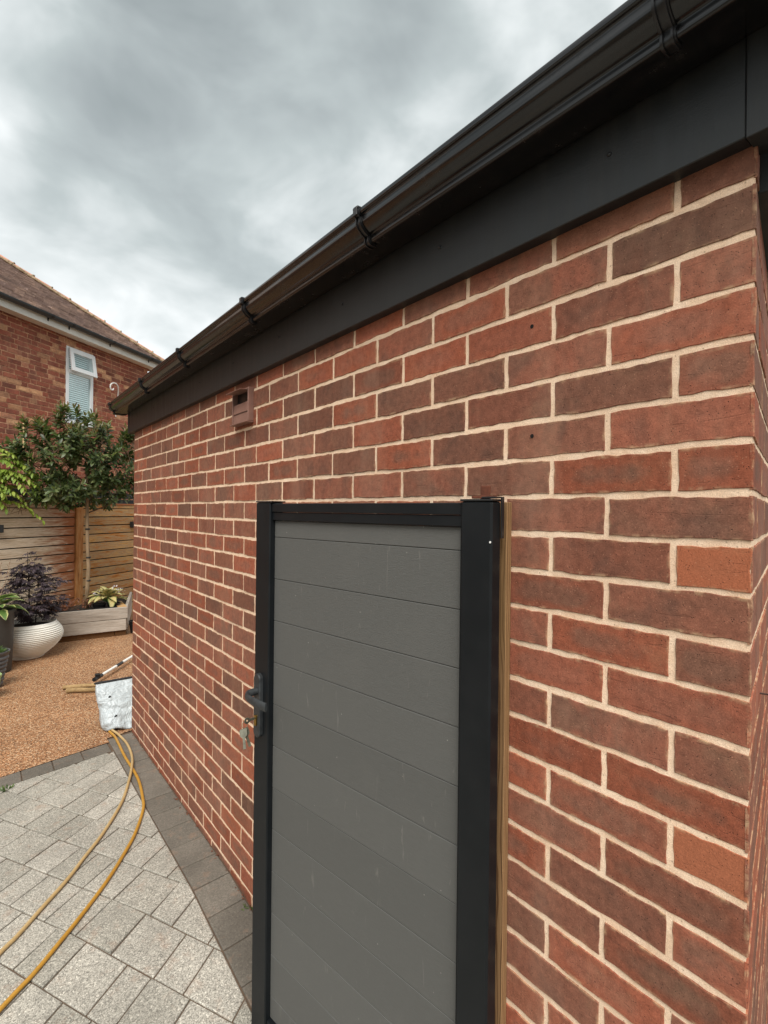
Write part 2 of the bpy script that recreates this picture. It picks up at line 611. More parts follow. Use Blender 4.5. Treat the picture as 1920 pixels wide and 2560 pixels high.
def mk_wood(name, cols, stretch, sc=1.0, rough=0.8, stain=None, bump=0.35, ax=0):
    """long-grain timber; stretch gives low frequency along the grain"""
    m, k = new_mat(name)
    P = objco(k)
    r = obj_rand(k)
    off = k.n('ShaderNodeCombineXYZ', {0: k.math('MULTIPLY', r, 31.0), 1: k.math('MULTIPLY', r, 17.0), 2: k.math('MULTIPLY', r, 23.0)})
    P2 = k.n('ShaderNodeVectorMath', {0: P, 1: off}, 0)
    g = k.noise(k.mapping(P2, stretch), 4.0 * sc, 5, 0.6, 0.8)
    g2 = k.noise(k.mapping(P2, tuple(v * 4 for v in stretch)), 5.0 * sc, 3, 0.6)
    b = k.noise(k.mapping(P2, tuple(v ** 0.5 for v in stretch)), 1.7 * sc, 4, 0.6, 0.6)
    c = k.ramp(k.math('ADD', k.math('MULTIPLY', g, 0.55), k.math('MULTIPLY', b, 0.45)), cols)
    c = k.mix(1.0, c, k.ramp(g2, [(0.3, 0.78), (0.7, 1.15)]), 'MULTIPLY')
    c = k.mix(1.0, c, k.ramp(r, [(0.0, 0.86), (1.0, 1.1)]), 'MULTIPLY')
    if stain:
        x0, x1, scol, amt = stain
        sx = k.n('ShaderNodeSeparateXYZ', {0: P}, None).outputs[0]
        wob = k.noise(k.mapping(P2, (2.2, 10, 16)), 2.0, 4, 0.6, 0.8)
        sx = k.math('ADD', sx, k.math('MULTIPLY', k.math('SUBTRACT', wob, 0.5), 1.15))
        mr = k.n('ShaderNodeMapRange', {0: sx, 1: x0, 2: x1, 3: 0.0, 4: amt}, 0)
        c = k.mix(mr, c, k.mix(g2, scol, tuple(v * 1.7 for v in scol)))
    finish(k, c, rough, k.math('ADD', g, g2), bump, 0.0015, 0.25)
    return m


M_FENCE_L = mk_wood('silvered_cedar_boards', [(0.32, srgb(140, 112, 82)), (0.44, srgb(192, 170, 144)), (0.56, srgb(216, 200, 178)), (0.68, srgb(172, 142, 108))],
                    (1.0, 14, 22), 1.0, stain=(-0.62, -0.18, srgb(124, 66, 26), 0.9))
M_FENCE_R = mk_wood('blotchy_cedar_boards', [(0.34, srgb(120, 70, 30)), (0.43, srgb(182, 120, 56)), (0.50, srgb(158, 136, 106)), (0.58, srgb(196, 152, 92)), (0.66, srgb(146, 96, 46))],
                    (1.0, 12, 18), 1.3)
M_POST = mk_wood('brown_fence_post', [(0.35, srgb(110, 70, 38)), (0.5, srgb(168, 112, 62)), (0.65, srgb(176, 140, 98))], (14, 14, 1.2), 1.0)
M_GREYWOOD = mk_wood('silver_grey_planter_boards', [(0.3, srgb(128, 118, 106)), (0.5, srgb(164, 154, 142)), (0.72, srgb(186, 178, 168))], (1.0, 12, 20), 1.0)
M_SKID = mk_wood('dark_brown_bearer', [(0.3, srgb(72, 48, 28)), (0.6, srgb(112, 78, 46)), (0.75, srgb(92, 62, 36))], (1.0, 12, 20), 1.0)
M_STICK = mk_wood('rough_stick_bark', [(0.3, srgb(96, 78, 50)), (0.5, srgb(150, 124, 86)), (0.72, srgb(176, 150, 108))], (1.0, 8, 8), 3.0, bump=0.8)


def mk_batten():
    m, k = new_mat('treated_softwood_grain')
    P = objco(k)
    sp = k.n('ShaderNodeSeparateXYZ', {0: P}, None)
    wob = k.noise(k.mapping(P, (12, 12, 1.6)), 1.6, 3, 0.5)
    ring = k.math('SINE', k.math('ADD', k.math('MULTIPLY', k.math('ADD', sp.outputs[0], k.math('MULTIPLY', sp.outputs[1], 1.4)), 900.0), k.math('MULTIPLY', wob, 34.0)))
    g = k.noise(k.mapping(P, (180, 180, 5)), 3, 3)
    c = k.mix(k.ramp(ring, [(0.2, 0.0), (0.95, 1.0)]), srgb(142, 110, 76), srgb(92, 62, 38))
    c = k.mix(k.ramp(wob, [(0.4, 0.0), (0.75, 0.6)]), c, srgb(124, 96, 60))
    c = k.mix(1.0, c, k.ramp(g, [(0.3, 0.82), (0.7, 1.12)]), 'MULTIPLY')
    finish(k, c, 0.75, g, 0.3, 0.001, 0.3)
    return m


M_BATTEN = mk_batten()


def mk_paver(name, c_lo, c_hi, speck, gs=1.0, dirt=0.35):
    m, k = new_mat(name)
    P = pos(k)
    r = rnd(k)
    v = k.n('ShaderNodeTexVoronoi', {'Vector': P, 'Scale': 210 * gs}, None)
    vr = k.n('ShaderNodeSeparateColor', {0: v.outputs['Color']}, None).outputs[0]
    v2 = k.n('ShaderNodeTexVoronoi', {'Vector': P, 'Scale': 330 * gs}, None)
    vr2 = k.n('ShaderNodeSeparateColor', {0: v2.outputs['Color']}, None).outputs[1]
    c = k.mix(k.ramp(r, [(0.0, 0.0), (1.0, 1.0)]), c_lo, c_hi)
    c = k.mix(1.0, c, k.ramp(vr, [(0.0, 1 - 0.55 * speck), (0.12, 1 - 0.35 * speck), (0.5, 1.0), (0.86, 1 + 0.15 * speck), (1.0, 1 + 0.7 * speck)]), 'MULTIPLY')
    c = k.mix(1.0, c, k.ramp(vr2, [(0.0, 1 - 0.4 * speck), (0.4, 1.0), (1.0, 1 + 0.35 * speck)]), 'MULTIPLY')
    d = k.noise(P, 4.5, 5, 0.65)
    d2 = k.noise(P, 14.0, 4, 0.65)
    c = k.mix(k.math('MULTIPLY', k.ramp(d, [(0.42, 0.0), (0.72, 1.0)]), dirt), c, tuple(v_ * 0.52 for v_ in c_lo))
    c = k.mix(k.ramp(d2, [(0.56, 0.0), (0.76, 0.34)]), c, srgb(158, 120, 94))
    d3 = k.noise(P, 1.3, 4, 0.6)
    c = k.mix(1.0, c, k.ramp(d3, [(0.3, 0.82), (0.7, 1.12)]), 'MULTIPLY')
    h = k.math('ADD', vr2, k.math('MULTIPLY', vr, 0.7))
    finish(k, c, 0.9, h, 0.3, 0.0015, 0.25)
    return m


M_PAVER = mk_paver('speckled_granite_paver', srgb(146, 143, 133), srgb(168, 164, 154), 0.9, 1.25)
M_EDGE = mk_paver('dark_grey_brown_sett', srgb(98, 93, 85), srgb(116, 110, 101), 0.35, 0.9, 0.45)


def mk_joint():
    m, k = new_mat('joint_sand')
    P = pos(k)
    n1 = k.noise(P, 30, 4, 0.6)
    n2 = k.noise(P, 500, 3, 0.7)
    c = k.mix(n1, srgb(70, 60, 52), srgb(112, 92, 74))
    c = k.mix(k.ramp(k.noise(P, 6, 4, 0.6), [(0.60, 0.0), (0.78, 0.7)]), c, srgb(64, 74, 40))
    finish(k, c, 0.95, n2, 0.6, 0.002, 0.2)
    return m


M_JOINT = mk_joint()


def mk_resin():
    m, k = new_mat('resin_bound_gravel')
    P = pos(k)
    v = k.n('ShaderNodeTexVoronoi', {'Vector': P, 'Scale': 135.0, 'Randomness': 1.0}, None)
    vc = k.n('ShaderNodeSeparateColor', {0: v.outputs['Color']}, None)
    c = k.ramp(vc.outputs[0], [(0.0, srgb(112, 74, 46)), (0.22, srgb(164, 114, 76)), (0.45, srgb(194, 142, 98)), (0.65, srgb(180, 126, 84)),
                               (0.85, srgb(218, 176, 134)), (1.0, srgb(226, 196, 160))])
    ed = k.ramp(v.outputs['Distance'], [(0.30, 1.0), (0.62, 0.45)])
    c = k.mix(1.0, c, ed, 'MULTIPLY')
    big = k.noise(P, 2.2, 5, 0.65)
    c = k.mix(1.0, c, k.ramp(big, [(0.3, 0.82), (0.7, 1.10)]), 'MULTIPLY')
    h = k.math('SUBTRACT', 1.0, v.outputs['Distance'])
    finish(k, c, 0.62, h, 0.8, 0.006, 0.4)
    return m


M_RESIN = mk_resin()
M_EARTH = mk_simple('bare_earth', (0.10, 0.085, 0.06), 0.95, 3, 0.3)
M_SOIL = mk_simple('dark_compost', (0.018, 0.013, 0.010), 0.95, 40, 0.6, 0.9, 90, 0.2, bd=0.01)


def mk_leaf(name, stops, rough=0.4, trans=0.25, spec=0.5):
    m, k = new_mat(name)
    r = rnd(k)
    c = k.ramp(r, stops)
    n = k.noise(pos(k), 60, 3)
    c = k.mix(1.0, c, k.ramp(n, [(0.3, 0.8), (0.7, 1.2)]), 'MULTIPLY')
    bs = k.n('ShaderNodeBsdfPrincipled', {'Base Color': c, 'Roughness': rough, 'Specular IOR Level': spec})
    tr = k.n('ShaderNodeBsdfTranslucent', {'Color': k.mix(1.0, c, (1.1, 1.3, 0.7), 'MULTIPLY')})
    mx = k.n('ShaderNodeMixShader', {0: trans, 1: bs, 2: tr})
    k.n('ShaderNodeOutputMaterial', {0: mx}, None)
    return m


M_PHOT = mk_leaf('glossy_evergreen_leaf', [(0.0, (0.036, 0.056, 0.020)), (0.4, (0.074, 0.105, 0.038)), (0.75, (0.120, 0.155, 0.058)), (1.0, (0.19, 0.215, 0.09))], 0.38, 0.28, 0.4)
M_YOUNG = mk_leaf('bronze_young_leaf', [(0.0, (0.12, 0.13, 0.045)), (0.5, (0.17, 0.13, 0.05)), (0.8, (0.20, 0.10, 0.05)), (1.0, (0.15, 0.17, 0.06))], 0.4, 0.35)
M_LIME = mk_leaf('lime_green_leaf', [(0.0, (0.15, 0.24, 0.03)), (0.5, (0.24, 0.34, 0.05)), (1.0, (0.36, 0.42, 0.08))], 0.5, 0.4)
M_MAPLE = mk_leaf('dark_purple_maple_leaf', [(0.0, (0.020, 0.012, 0.016)), (0.6, (0.038, 0.024, 0.030)), (1.0, (0.060, 0.040, 0.048))], 0.5, 0.1)
M_RUSTY = mk_leaf('rusty_red_leaf', [(0.0, (0.10, 0.034, 0.018)), (0.6, (0.18, 0.06, 0.03)), (1.0, (0.24, 0.10, 0.05))], 0.6, 0.2)
M_GREEN = mk_leaf('mid_green_leaf', [(0.0, (0.05, 0.10, 0.025)), (1.0, (0.12, 0.18, 0.05))], 0.45, 0.3)
M_LILAC = mk_leaf('pale_lilac_petal', [(0.0, (0.52, 0.47, 0.60)), (1.0, (0.78, 0.74, 0.80))], 0.6, 0.3)
M_BARK = mk_simple('pale_bark', srgb(132, 112, 88), 0.85, 30, 0.35, 0.6, 60, 0.2, (1, 1, 0.2), bd=0.004)
M_TWIG = mk_simple('brown_twig', srgb(84, 62, 44), 0.85, 30, 0.3)
M_CANE = mk_simple('bamboo_cane_skin', srgb(196, 170, 124), 0.6, 20, 0.15)


def mk_hosta(name, mid, edge, lo=0.50, hi=0.66):
    m, k = new_mat(name)
    uv = k.n('ShaderNodeUVMap', None, 0)
    s2 = k.n('ShaderNodeSeparateXYZ', {0: uv}, None)
    n = k.noise(k.mapping(uv, (6, 2, 1)), 2.0, 4, 0.6)
    a = k.math('ADD', k.math('ABSOLUTE', s2.outputs[0]), k.math('MULTIPLY', k.math('SUBTRACT', n, 0.5), 0.55))
    f = k.ramp(a, [(lo, 0.0), (hi, 1.0)])
    c = k.mix(f, mid, edge)
    vein = k.math('SINE', k.math('MULTIPLY', s2.outputs[0], 26.0))
    c = k.mix(1.0, c, k.ramp(vein, [(0.0, 0.85), (1.0, 1.1)]), 'MULTIPLY')
    bs = k.n('ShaderNodeBsdfPrincipled', {'Base Color': c, 'Roughness': 0.45,
                                          'Normal': k.n('ShaderNodeBump', {'Strength': 0.4, 'Distance': 0.002, 'Height': vein})})
    tr = k.n('ShaderNodeBsdfTranslucent', {'Color': c})
    k.n('ShaderNodeOutputMaterial', {0: k.n('ShaderNodeMixShader', {0: 0.25, 1: bs, 2: tr})}, None)
    return m


M_HOSTA1 = mk_hosta('cream_edged_hosta_leaf', (0.11, 0.20, 0.045), (0.58, 0.58, 0.24), 0.62, 0.8)
M_HOSTA2 = mk_hosta('pale_yellow_hosta_leaf', (0.60, 0.50, 0.22), (0.16, 0.22, 0.05), 0.60, 0.85)

# ------------------------------------------------------------------ the ground
KD = (0.977, 0.211)                       # direction of the kerb
KQ = (-0.137, 3.449)                      # a point on its inner edge
def kerb_y(x, off=0.0):
    return KQ[1] + (x - KQ[0]) * KD[1] / KD[0] + off


g = MB()
g.add([(-150, -150, -0.26), (150, -150, -0.26), (150, 150, -0.26), (-150, 150, -0.26)], [(0, 1, 2, 3)])
tag(g.build('ground', M_EARTH), kind='structure')

res = MB()
RP = [(-6, kerb_y(-6, 0.145)), (-0.165, kerb_y(-0.165, 0.145)), (-0.165, 3.66), (0.004, 3.703), (6.0, 3.703 + 6 * 0.2341), (6.0, 15.0), (-6, 15.0)]
res.add([(x, y, 0.0) for x, y in RP], [tuple(range(len(RP)))])
gravel = tag(res.build('gravel_surface', M_RESIN), kind='structure')

pv = MB()
_rows = [(-2.6, None), (0.8, None), (1.9, None), (2.4, None)]
_vs = []
for yy, _ in _rows:
    for xx in (-3.2, 0.0):
        _vs.append((xx, yy, -0.007 - 0.09 * min(max(0.0, 1.9 - yy), 1.1)))
PT = [(-0.165, 3.70), (-0.165, kerb_y(-0.165, 0.145)), (-3.2, kerb_y(-3.2, 0.145))]
_n = len(_vs)
_vs += [(0.0, 3.70, -0.007)] + [(x, y, -0.007) for x, y in PT]
pv.add(_vs, [(0, 1, 3, 2), (2, 3, 5, 4), (4, 5, 7, 6), (6, 7, _n, _n + 1, _n + 2, _n + 3)])
paving = tag(pv.build('paving', M_JOINT), kind='structure')

rng = random.Random(7)


def gz(y_):
    """the paving falls away towards the gate"""
    return -0.09 * min(max(0.0, 1.9 - y_), 1.1)


def paver_geo(mb, poly, z=0.0, ch=0.0032, gap=0.0028, rough=0.0):
    p0 = poly_offset(poly, gap)
    p1 = poly_offset(poly, gap + ch)
    if len(p0) < 3 or len(p1) != len(p0) or area(p1) < 2e-4 or area(p0) > area(poly):
        return False
    cx = sum(p[0] for p in poly) / len(poly)
    cy = sum(p[1] for p in poly) / len(poly)
    ta, tb = rng.uniform(-1, 1) * 0.008, rng.uniform(-1, 1) * 0.008
    zz = z + rng.uniform(-0.0012, 0.0012)
    n = len(p0)
    def Z(p):
        return zz + (p[0] - cx) * ta + (p[1] - cy) * tb + gz(cy) + (gz(cy + 0.05) - gz(cy - 0.05)) / 0.1 * (p[1] - cy)
    vs = [(x, y, gz(y) - 0.03) for x, y in p0] + [(x, y, Z((x, y)) - ch * 0.8) for x, y in p0] + [(x, y, Z((x, y))) for x, y in p1]
    fs = [tuple(range(2 * n, 3 * n))]
    for i in range(n):
        j = (i + 1) % n
        fs += [(i, j, n + j, n + i), (n + i, n + j, 2 * n + j, 2 * n + i)]
    mb.add(vs, fs)
    return True


def in_view(p, m=60):
    q = project(p)
    return q is not None and -m < q[0] < 1920 + m and -m < q[1] < 2560 + m


GATE_O, GATE_ANG = (-0.073, 0.418), R(8.5)


def place_paver(poly, mat, name, rest):
    c = (sum(p[0] for p in poly) / len(poly), sum(p[1] for p in poly) / len(poly))
    q = project((c[0], c[1], 0))
    vis = any(in_view((p[0], p[1], 0), 5) for p in poly) and not (q and q[0] > 720)
    mb = MB() if vis else rest
    if paver_geo(mb, poly) and vis:
        mb.build(name, mat, paving)


rest_p, rest_e = MB(), MB()
U, Cx = (0.4987, -0.8668), (-0.800, -0.600)
n_ = (0.8668, 0.4987)
cn = Cx[0] * n_[0] + Cx[1] * n_[1]
for k in range(-12, 9):
    a_hi = 0.636 + 0.1795 * k
    t = -4.2 + rng.uniform(0, 0.15)
    while t < 4.0:
        L = rng.choice([0.108, 0.128, 0.148, 0.168, 0.178, 0.198])
        # corners: course line point + cross direction
        base = (n_[0] * a_hi, n_[1] * a_hi)
        w_ = 0.1795 / -cn
        A = (base[0] + U[0] * t, base[1] + U[1] * t)
        B = (base[0] + U[0] * (t + L), base[1] + U[1] * (t + L))
        C_ = (B[0] + Cx[0] * w_, B[1] + Cx[1] * w_)
        D_ = (A[0] + Cx[0] * w_, A[1] + Cx[1] * w_)
        poly = [A, D_, C_, B]
        if area(poly) < 0:
            poly.reverse()
        t += L
        poly = clip(poly, 1, 0, -0.1640)
        poly = clip(poly, -1, 0, 3.1)
        poly = clip(poly, 0, -1, 2.4) if len(poly) > 2 else []
        if len(poly) > 2:
            poly = clip(poly, -KD[1], KD[0], -KD[1] * KQ[0] + KD[0] * KQ[1])
        if len(poly) > 2 and area(poly) > 0.0012:
            place_paver(poly, M_PAVER, 'paver', rest_p)
y = -2.5
while y < 3.62:
    L = 0.1625 + rng.uniform(-0.003, 0.003)
    place_paver([(-0.1635, y), (-0.004, y + 0.012), (-0.004, min(y + L + 0.012, 3.67)), (-0.1635, min(y + L, 3.64))], M_EDGE, 'edging_sett', rest_e)
    y += L
x = -3.1
while x < -0.17:
    L = rng.choice([0.16, 0.165, 0.17])
    x2 = min(x + L, -0.165)
    if x2 - x > 0.03:
        place_paver([(x, kerb_y(x)), (x2, kerb_y(x2)), (x2, kerb_y(x2, 0.143)), (x, kerb_y(x, 0.143))], M_EDGE, 'kerb_sett', rest_e)
    x = x2 + 1e-6
tag(rest_p.build('pavers_beyond_view', M_PAVER, paving), kind='stuff')
tag(rest_e.build('edging_beyond_view', M_EDGE, paving), kind='stuff')

# ------------------------------------------------------------------ brick wall pieces
def brick_mesh(name, w_, h_, seed, mat, nl=12, ns=4, jit=0.0015, depth=0.0045, ch=0.0009):
    """front face outline with a slightly ragged arris; local X along, Y in, Z up"""
    r = random.Random(seed)
    hw, hh = w_ / 2, h_ / 2
    pts = []
    def side(p, q, n):
        for i in range(n):
            t = i / n
            pts.append((p[0] + (q[0] - p[0]) * t, p[1] + (q[1] - p[1]) * t))
    side((-hw, -hh), (hw, -hh), nl)
    side((hw, -hh), (hw, hh), ns)
    side((hw, hh), (-hw, hh), nl)
    side((-hw, hh), (-hw, -hh), ns)
    out = []
    ph = [r.uniform(0, 6.28) for _ in range(4)]
    for i, (x_, z_) in enumerate(pts):
        s = 1.0 if i not in (0, nl, nl + ns, 2 * nl + ns) else 0.3
        dx = r.uniform(-1, 1) * jit * s - (r.random() < 0.06) * math.copysign(jit * 1.6, x_) * s
        dz = r.uniform(-1, 1) * jit * s + 0.0009 * math.sin(x_ * 30 + ph[0] + (ph[1] if z_ > 0 else 0))
        out.append((x_ + dx, z_ + dz))
    n = len(out)
    V = [(x_, depth, z_) for x_, z_ in out] + [(x_, ch, z_) for x_, z_ in out] + [(x_ * (1 - ch / hw), 0.0, z_ * (1 - ch / hh)) for x_, z_ in out]
    Fc = []
    for i in range(n):
        j = (i + 1) % n
        Fc += [(i, j, n + j, n + i), (n + i, n + j, 2 * n + j, 2 * n + i)]
    Fc.append(tuple(range(2 * n, 3 * n)))
    me = bpy.data.meshes.new(name)
    me.from_pydata(V, [], Fc)
    uvl = me.uv_layers.new(name='UVMap')
    for lp in me.loops:
        v = V[lp.vertex_index]
        uvl.data[lp.index].uv = (v[0] / hw, v[2] / hh)
    me.materials.append(mat)
    me.update()
    return me


def merge_bricks(name, items, mat, parent, M=None):
    """items: list of (mesh, location, tilt) joined into one object"""
    V, Fc, UV = [], [], []
    for me, loc, tl in items:
        b = len(V)
        c_, s_ = math.cos(tl), math.sin(tl)
        for v in me.vertices:
            V.append((v.co.x * c_ - v.co.z * s_ + loc[0], v.co.y + loc[1], v.co.x * s_ + v.co.z * c_ + loc[2]))
        ul = me.uv_layers[0].data
        for p in me.polygons:
            Fc.append(tuple(b + i for i in p.vertices))
            UV += [tuple(ul[li].uv) for li in p.loop_indices]
    me = bpy.data.meshes.new(name)
    me.from_pydata(V, [], Fc)
    uvl = me.uv_layers.new(name='UVMap')
    for i, uv in enumerate(UV):
        uvl.data[i].uv = uv
    me.materials.append(mat)
    o = link(name, me, parent, M)
    return tag(o, kind='stuff')


# ------------------------------------------------------------------ the brick outbuilding
WL = 3.7025
SD = (0.9737, 0.2279)                                   # direction of the near end wall
FW = frame(0, 0, 0, -1)                                 # front wall frame
FS = frame(0, 0, SD[0], SD[1])                          # near end wall frame
ZB = 2.0473                                             # height of the top full bed joint
garage = thing('brick_outbuilding', 'long low red brick outbuilding with pale mortar and black fascia and gutter', 'outbuilding')
core = MB()
ins = 0.0019
d2 = (ins - 0.0 * SD[0]) / 1.0
c0 = (ins, ins * SD[1] / SD[0] + ins / SD[0])
c3 = (ins, WL - ins)
cp = [c0, (c0[0] + 3 * SD[0], c0[1] + 3 * SD[1]), (c3[0] + 3 * SD[0], c3[1] + 3 * SD[1]), c3]
core.prism(cp, -0.30, 2.30)
wall = core.build('wall', M_MORTAR, garage)
STR = [brick_mesh('brick', 0.2145, 0.0645, 100 + i, M_BRICK) for i in range(12)]
HDR = [brick_mesh('brick', 0.1018, 0.0645, 200 + i, M_BRICK, nl=5) for i in range(6)]
rb = random.Random(11)
cand = []
def add_course(F_, spans, z, tagname):
    for X0, X1 in spans:
        xc = (X0 + X1) / 2
        half = (X1 - X0) < 0.15
        loc = (xc, rb.uniform(-0.0010, 0.0008), z + rb.uniform(-0.0012, 0.0012))
        P_ = F_ @ Vector(loc)
        q = project(P_)
        ar = 0
        if q:
            a = project(F_ @ Vector((X0, 0, z)))
            b = project(F_ @ Vector((X1, 0, z)))
            if a and b:
                ar = abs(a[0] - b[0]) * F_PX * 0.065 / q[2]
                on = max(a[0], b[0]) > -20 and min(a[0], b[0]) < 1935 and -70 < q[1] < 2640
                hid = 655 < min(a[0], b[0]) and max(a[0], b[0]) < 1255 and q[1] > 1300
                if not on or hid:
                    ar = 0
        cand.append((ar, (rb.choice(HDR) if half else rb.choice(STR)), loc, rb.uniform(-0.0022, 0.0022), F_, tagname))


for k in range(-1, 31):
    zc = ZB - 0.075 * k + 0.0375
    sp = []
    if k % 2 == 0:
        sp.append((-0.1025, 0.0))
        e = 0.1125
    else:
        e = 0.0
    while e < WL - 0.05:
        e2 = min(e + 0.215, WL)
        sp.append((-e2, -e))
        e = e2 + 0.010
    add_course(FW, sp, zc, 'front')
    sp = []
    if k % 2:
        sp.append((0.0012, 0.1025))
        e = 0.1125
    else:
        e = 0.0012
    while e < 2.2:
        sp.append((e, e + 0.215))
        e += 0.225
    add_course(FS, sp, zc, 'end')
cand.sort(key=lambda c_: -c_[0])
rest_f, rest_s = [], []
ORANGE = [(-0.051, ZB - 0.075 * 8 + 0.0375), (-0.051, ZB - 0.075 * 14 + 0.0375)]
for i, (ar, me, loc, tl, F_, nm) in enumerate(cand):
    if i < 300 and ar > 0:
        o = link('brick', me, wall, F_ @ Matrix.Translation(loc) @ Matrix.Rotation(tl, 4, 'Y'))
        orange = nm == 'front' and any(abs(loc[0] - ox) < 0.03 and abs(loc[2] - oz) < 0.02 for ox, oz in ORANGE)
        gch = 0.0 if orange else (0.75 if rb.random() < 0.05 else 1.0)
        o.color = (1.0, gch, 1.0, 1.0)
    elif nm == 'front':
        rest_f.append((me, loc, tl))
    else:
        rest_s.append((me, loc, tl))
merge_bricks('bricks_small_in_view', rest_f, M_BRICK, wall, FW)
merge_bricks('bricks_of_end_wall', rest_s, M_BRICK, wall, FS)

# fascia boards (face 30 mm in front of the bricks, closed underside)
FB, FT = 2.098, 2.345
fa = MB()
fa.box(-0.028, 0.02, 0.006, 3.742, FB, FT, c=0.0015)
fascia = fa.build('fascia', M_FASCIA, garage)
for y0, y1 in ((-0.05, 0.0052), (3.7428, 3.772)):
    MB().box(-0.0305, 0.03, y0, y1, FB - 0.003, FT, c=0.0012).build('corner_trim', M_FASCIA, garage)
sf = MB()
sf.box(0.045, 2.6, -0.024, 0.03, 2.048, FT - 0.002, c=0.0015)
sf.build('end_fascia', M_FASCIA, garage, FS)
ef = MB()
ef.box(-2.6, -0.04, -0.024, 0.03, FB, FT - 0.004, c=0.0015)
ef.build('far_end_fascia', M_FASCIA, garage, frame(0, WL, -SD[0], -SD[1]))
sc = MB()
sc.lathe([(0.0042, 0.0), (0.0040, 0.0012), (0.0028, 0.0024), (0.0008, 0.0029)], 10, Matrix.Rotation(R(-90), 4, 'Y'), True)
sme = sc.mesh('screw', M_BLACKPL, True)
for i, yv in enumerate((0.207, 0.62, 1.03, 1.44, 1.86, 2.27, 2.68, 3.1, 3.5)):
    link('screw_head', sme, fascia, Matrix.Translation((-0.028, yv, 2.181 + 0.004 * math.sin(i * 2.3))))

# gutter: an ogee section extruded along the eaves
OG = [(-0.0285, 2.300), (-0.0285, 2.242), (-0.033, 2.2335), (-0.106, 2.2325), (-0.1100, 2.2335), (-0.1124, 2.2365), (-0.1114, 2.2490), (-0.1126, 2.2512), (-0.1180, 2.2530),
      (-0.1260, 2.2575), (-0.1335, 2.2640), (-0.1380, 2.2695), (-0.1394, 2.2740), (-0.1382, 2.2885), (-0.1400, 2.2905), (-0.1450, 2.2920), (-0.1468, 2.2940), (-0.1468, 2.3035), (-0.1440, 2.3055)]


def shell(prof, t):
    ins_ = []
    for i, p in enumerate(prof):
        a = prof[max(i - 1, 0)]
        b = prof[min(i + 1, len(prof) - 1)]
        dx, dz = b[0] - a[0], b[1] - a[1]
        l = math.hypot(dx, dz)
        ins_.append((p[0] - dz / l * -t * -1, p[1] + dx / l * t * -1))
    return ins_


def extrude_section(mb, outer, inner, y0, y1):
    loop = outer + inner[::-1]
    prof = [[(p[0], 0, p[1]) for p in loop]] * 2
    n = len(loop)
    vs = [(p[0], y0, p[1]) for p in loop] + [(p[0], y1, p[1]) for p in loop]
    fs = [(i, (i + 1) % n, n + (i + 1) % n, n + i) for i in range(n)]
    m = len(outer)
    for base in (0, n):
        for i in range(m - 1):
            q = (base + i, base + i + 1, base + n - 2 - i, base + n - 1 - i)
            fs.append(q)
    mb.add(vs, fs)


def smooth_prof(p, it=2):
    for _ in range(it):
        q = [p[0]]
        for a, b in zip(p[:-1], p[1:]):
            q += [(a[0] * .75 + b[0] * .25, a[1] * .75 + b[1] * .25), (a[0] * .25 + b[0] * .75, a[1] * .25 + b[1] * .75)]
        q.append(p[-1])
        p = q
    return p


OGS = smooth_prof(OG, 2)
def offs(prof, t):
    """move a section outwards by t (away from the trough)"""
    cxm, czm = -0.085, 2.285
    out = []
    for i, p in enumerate(prof):
        a, b = prof[max(i - 1, 0)], prof[min(i + 1, len(prof) - 1)]
        dx, dz = b[0] - a[0], b[1] - a[1]
        l = math.hypot(dx, dz) or 1
        nx, nz = -dz / l, dx / l
        if nx * (p[0] - cxm) + nz * (p[1] - czm) < 0:
            nx, nz = -nx, -nz
        out.append((p[0] + nx * t, p[1] + nz * t))
    return out


gu = MB()
extrude_section(gu, OGS, offs(OGS, -0.0022), -0.55, 3.82)
gutter = gu.build('gutter', M_GUTTER, garage, None, True, 28)
OB = [p_ for p_ in OGS if p_[0] < -0.088]
bk = MB()
for y0, y1, t in ((-0.011, 0.011, 0.0030), (-0.0085, -0.0055, 0.0062), (0.0055, 0.0085, 0.0062)):
    extrude_section(bk, offs(OB, t), offs(OB, 0.0004), y0, y1)
bk.box(-0.1525, -0.130, -0.011, 0.011, 2.3035, 2.3095, c=0.001)
bk.box(-0.1535, -0.1485, -0.0075, 0.0075, 2.288, 2.3095, c=0.001)
bme = bk.mesh('gutter_bracket', M_BLACKPL, True, 30)
for yv in (0.076, 0.79, 1.49, 2.23, 2.94):
    link('gutter_bracket', bme, gutter, Matrix.Translation((0, yv, 0)))
ec = MB()
loop = [(-0.0285, 2.303)] + offs(OGS, 0.004)[2:] + [(-0.13, 2.303)]
n = len(loop)
ec.add([(p[0], 3.795, p[1]) for p in loop] + [(p[0], 3.832, p[1]) for p in loop],
       [tuple(range(n)), tuple(range(2 * n - 1, n - 1, -1))] + [(i, n + i, n + (i + 1) % n, (i + 1) % n) for i in range(n)])
ec.build('gutter_end_cap', M_BLACKPL, gutter)
# low roof behind the gutter
rf = MB()
ov = 0.02
q0 = (-0.02, -0.06)
rp = [(-0.018, -0.045), (3.05, 0.66), (3.05, 4.47), (-0.018, 3.76)]
vs_ = [(x_, y_, 2.335 + max(x_, 0) * 0.06) for x_, y_ in rp] + [(x_, y_, 2.352 + max(x_, 0) * 0.06) for x_, y_ in rp]
rf.add(vs_, [(3, 2, 1, 0), (4, 5, 6, 7), (0, 1, 5, 4), (1, 2, 6, 5), (2, 3, 7, 6), (3, 0, 4, 7)])
rf.build('roof', mk_simple('grey_roof_felt', (0.09, 0.09, 0.09), 0.9, 20, 0.2), garage)

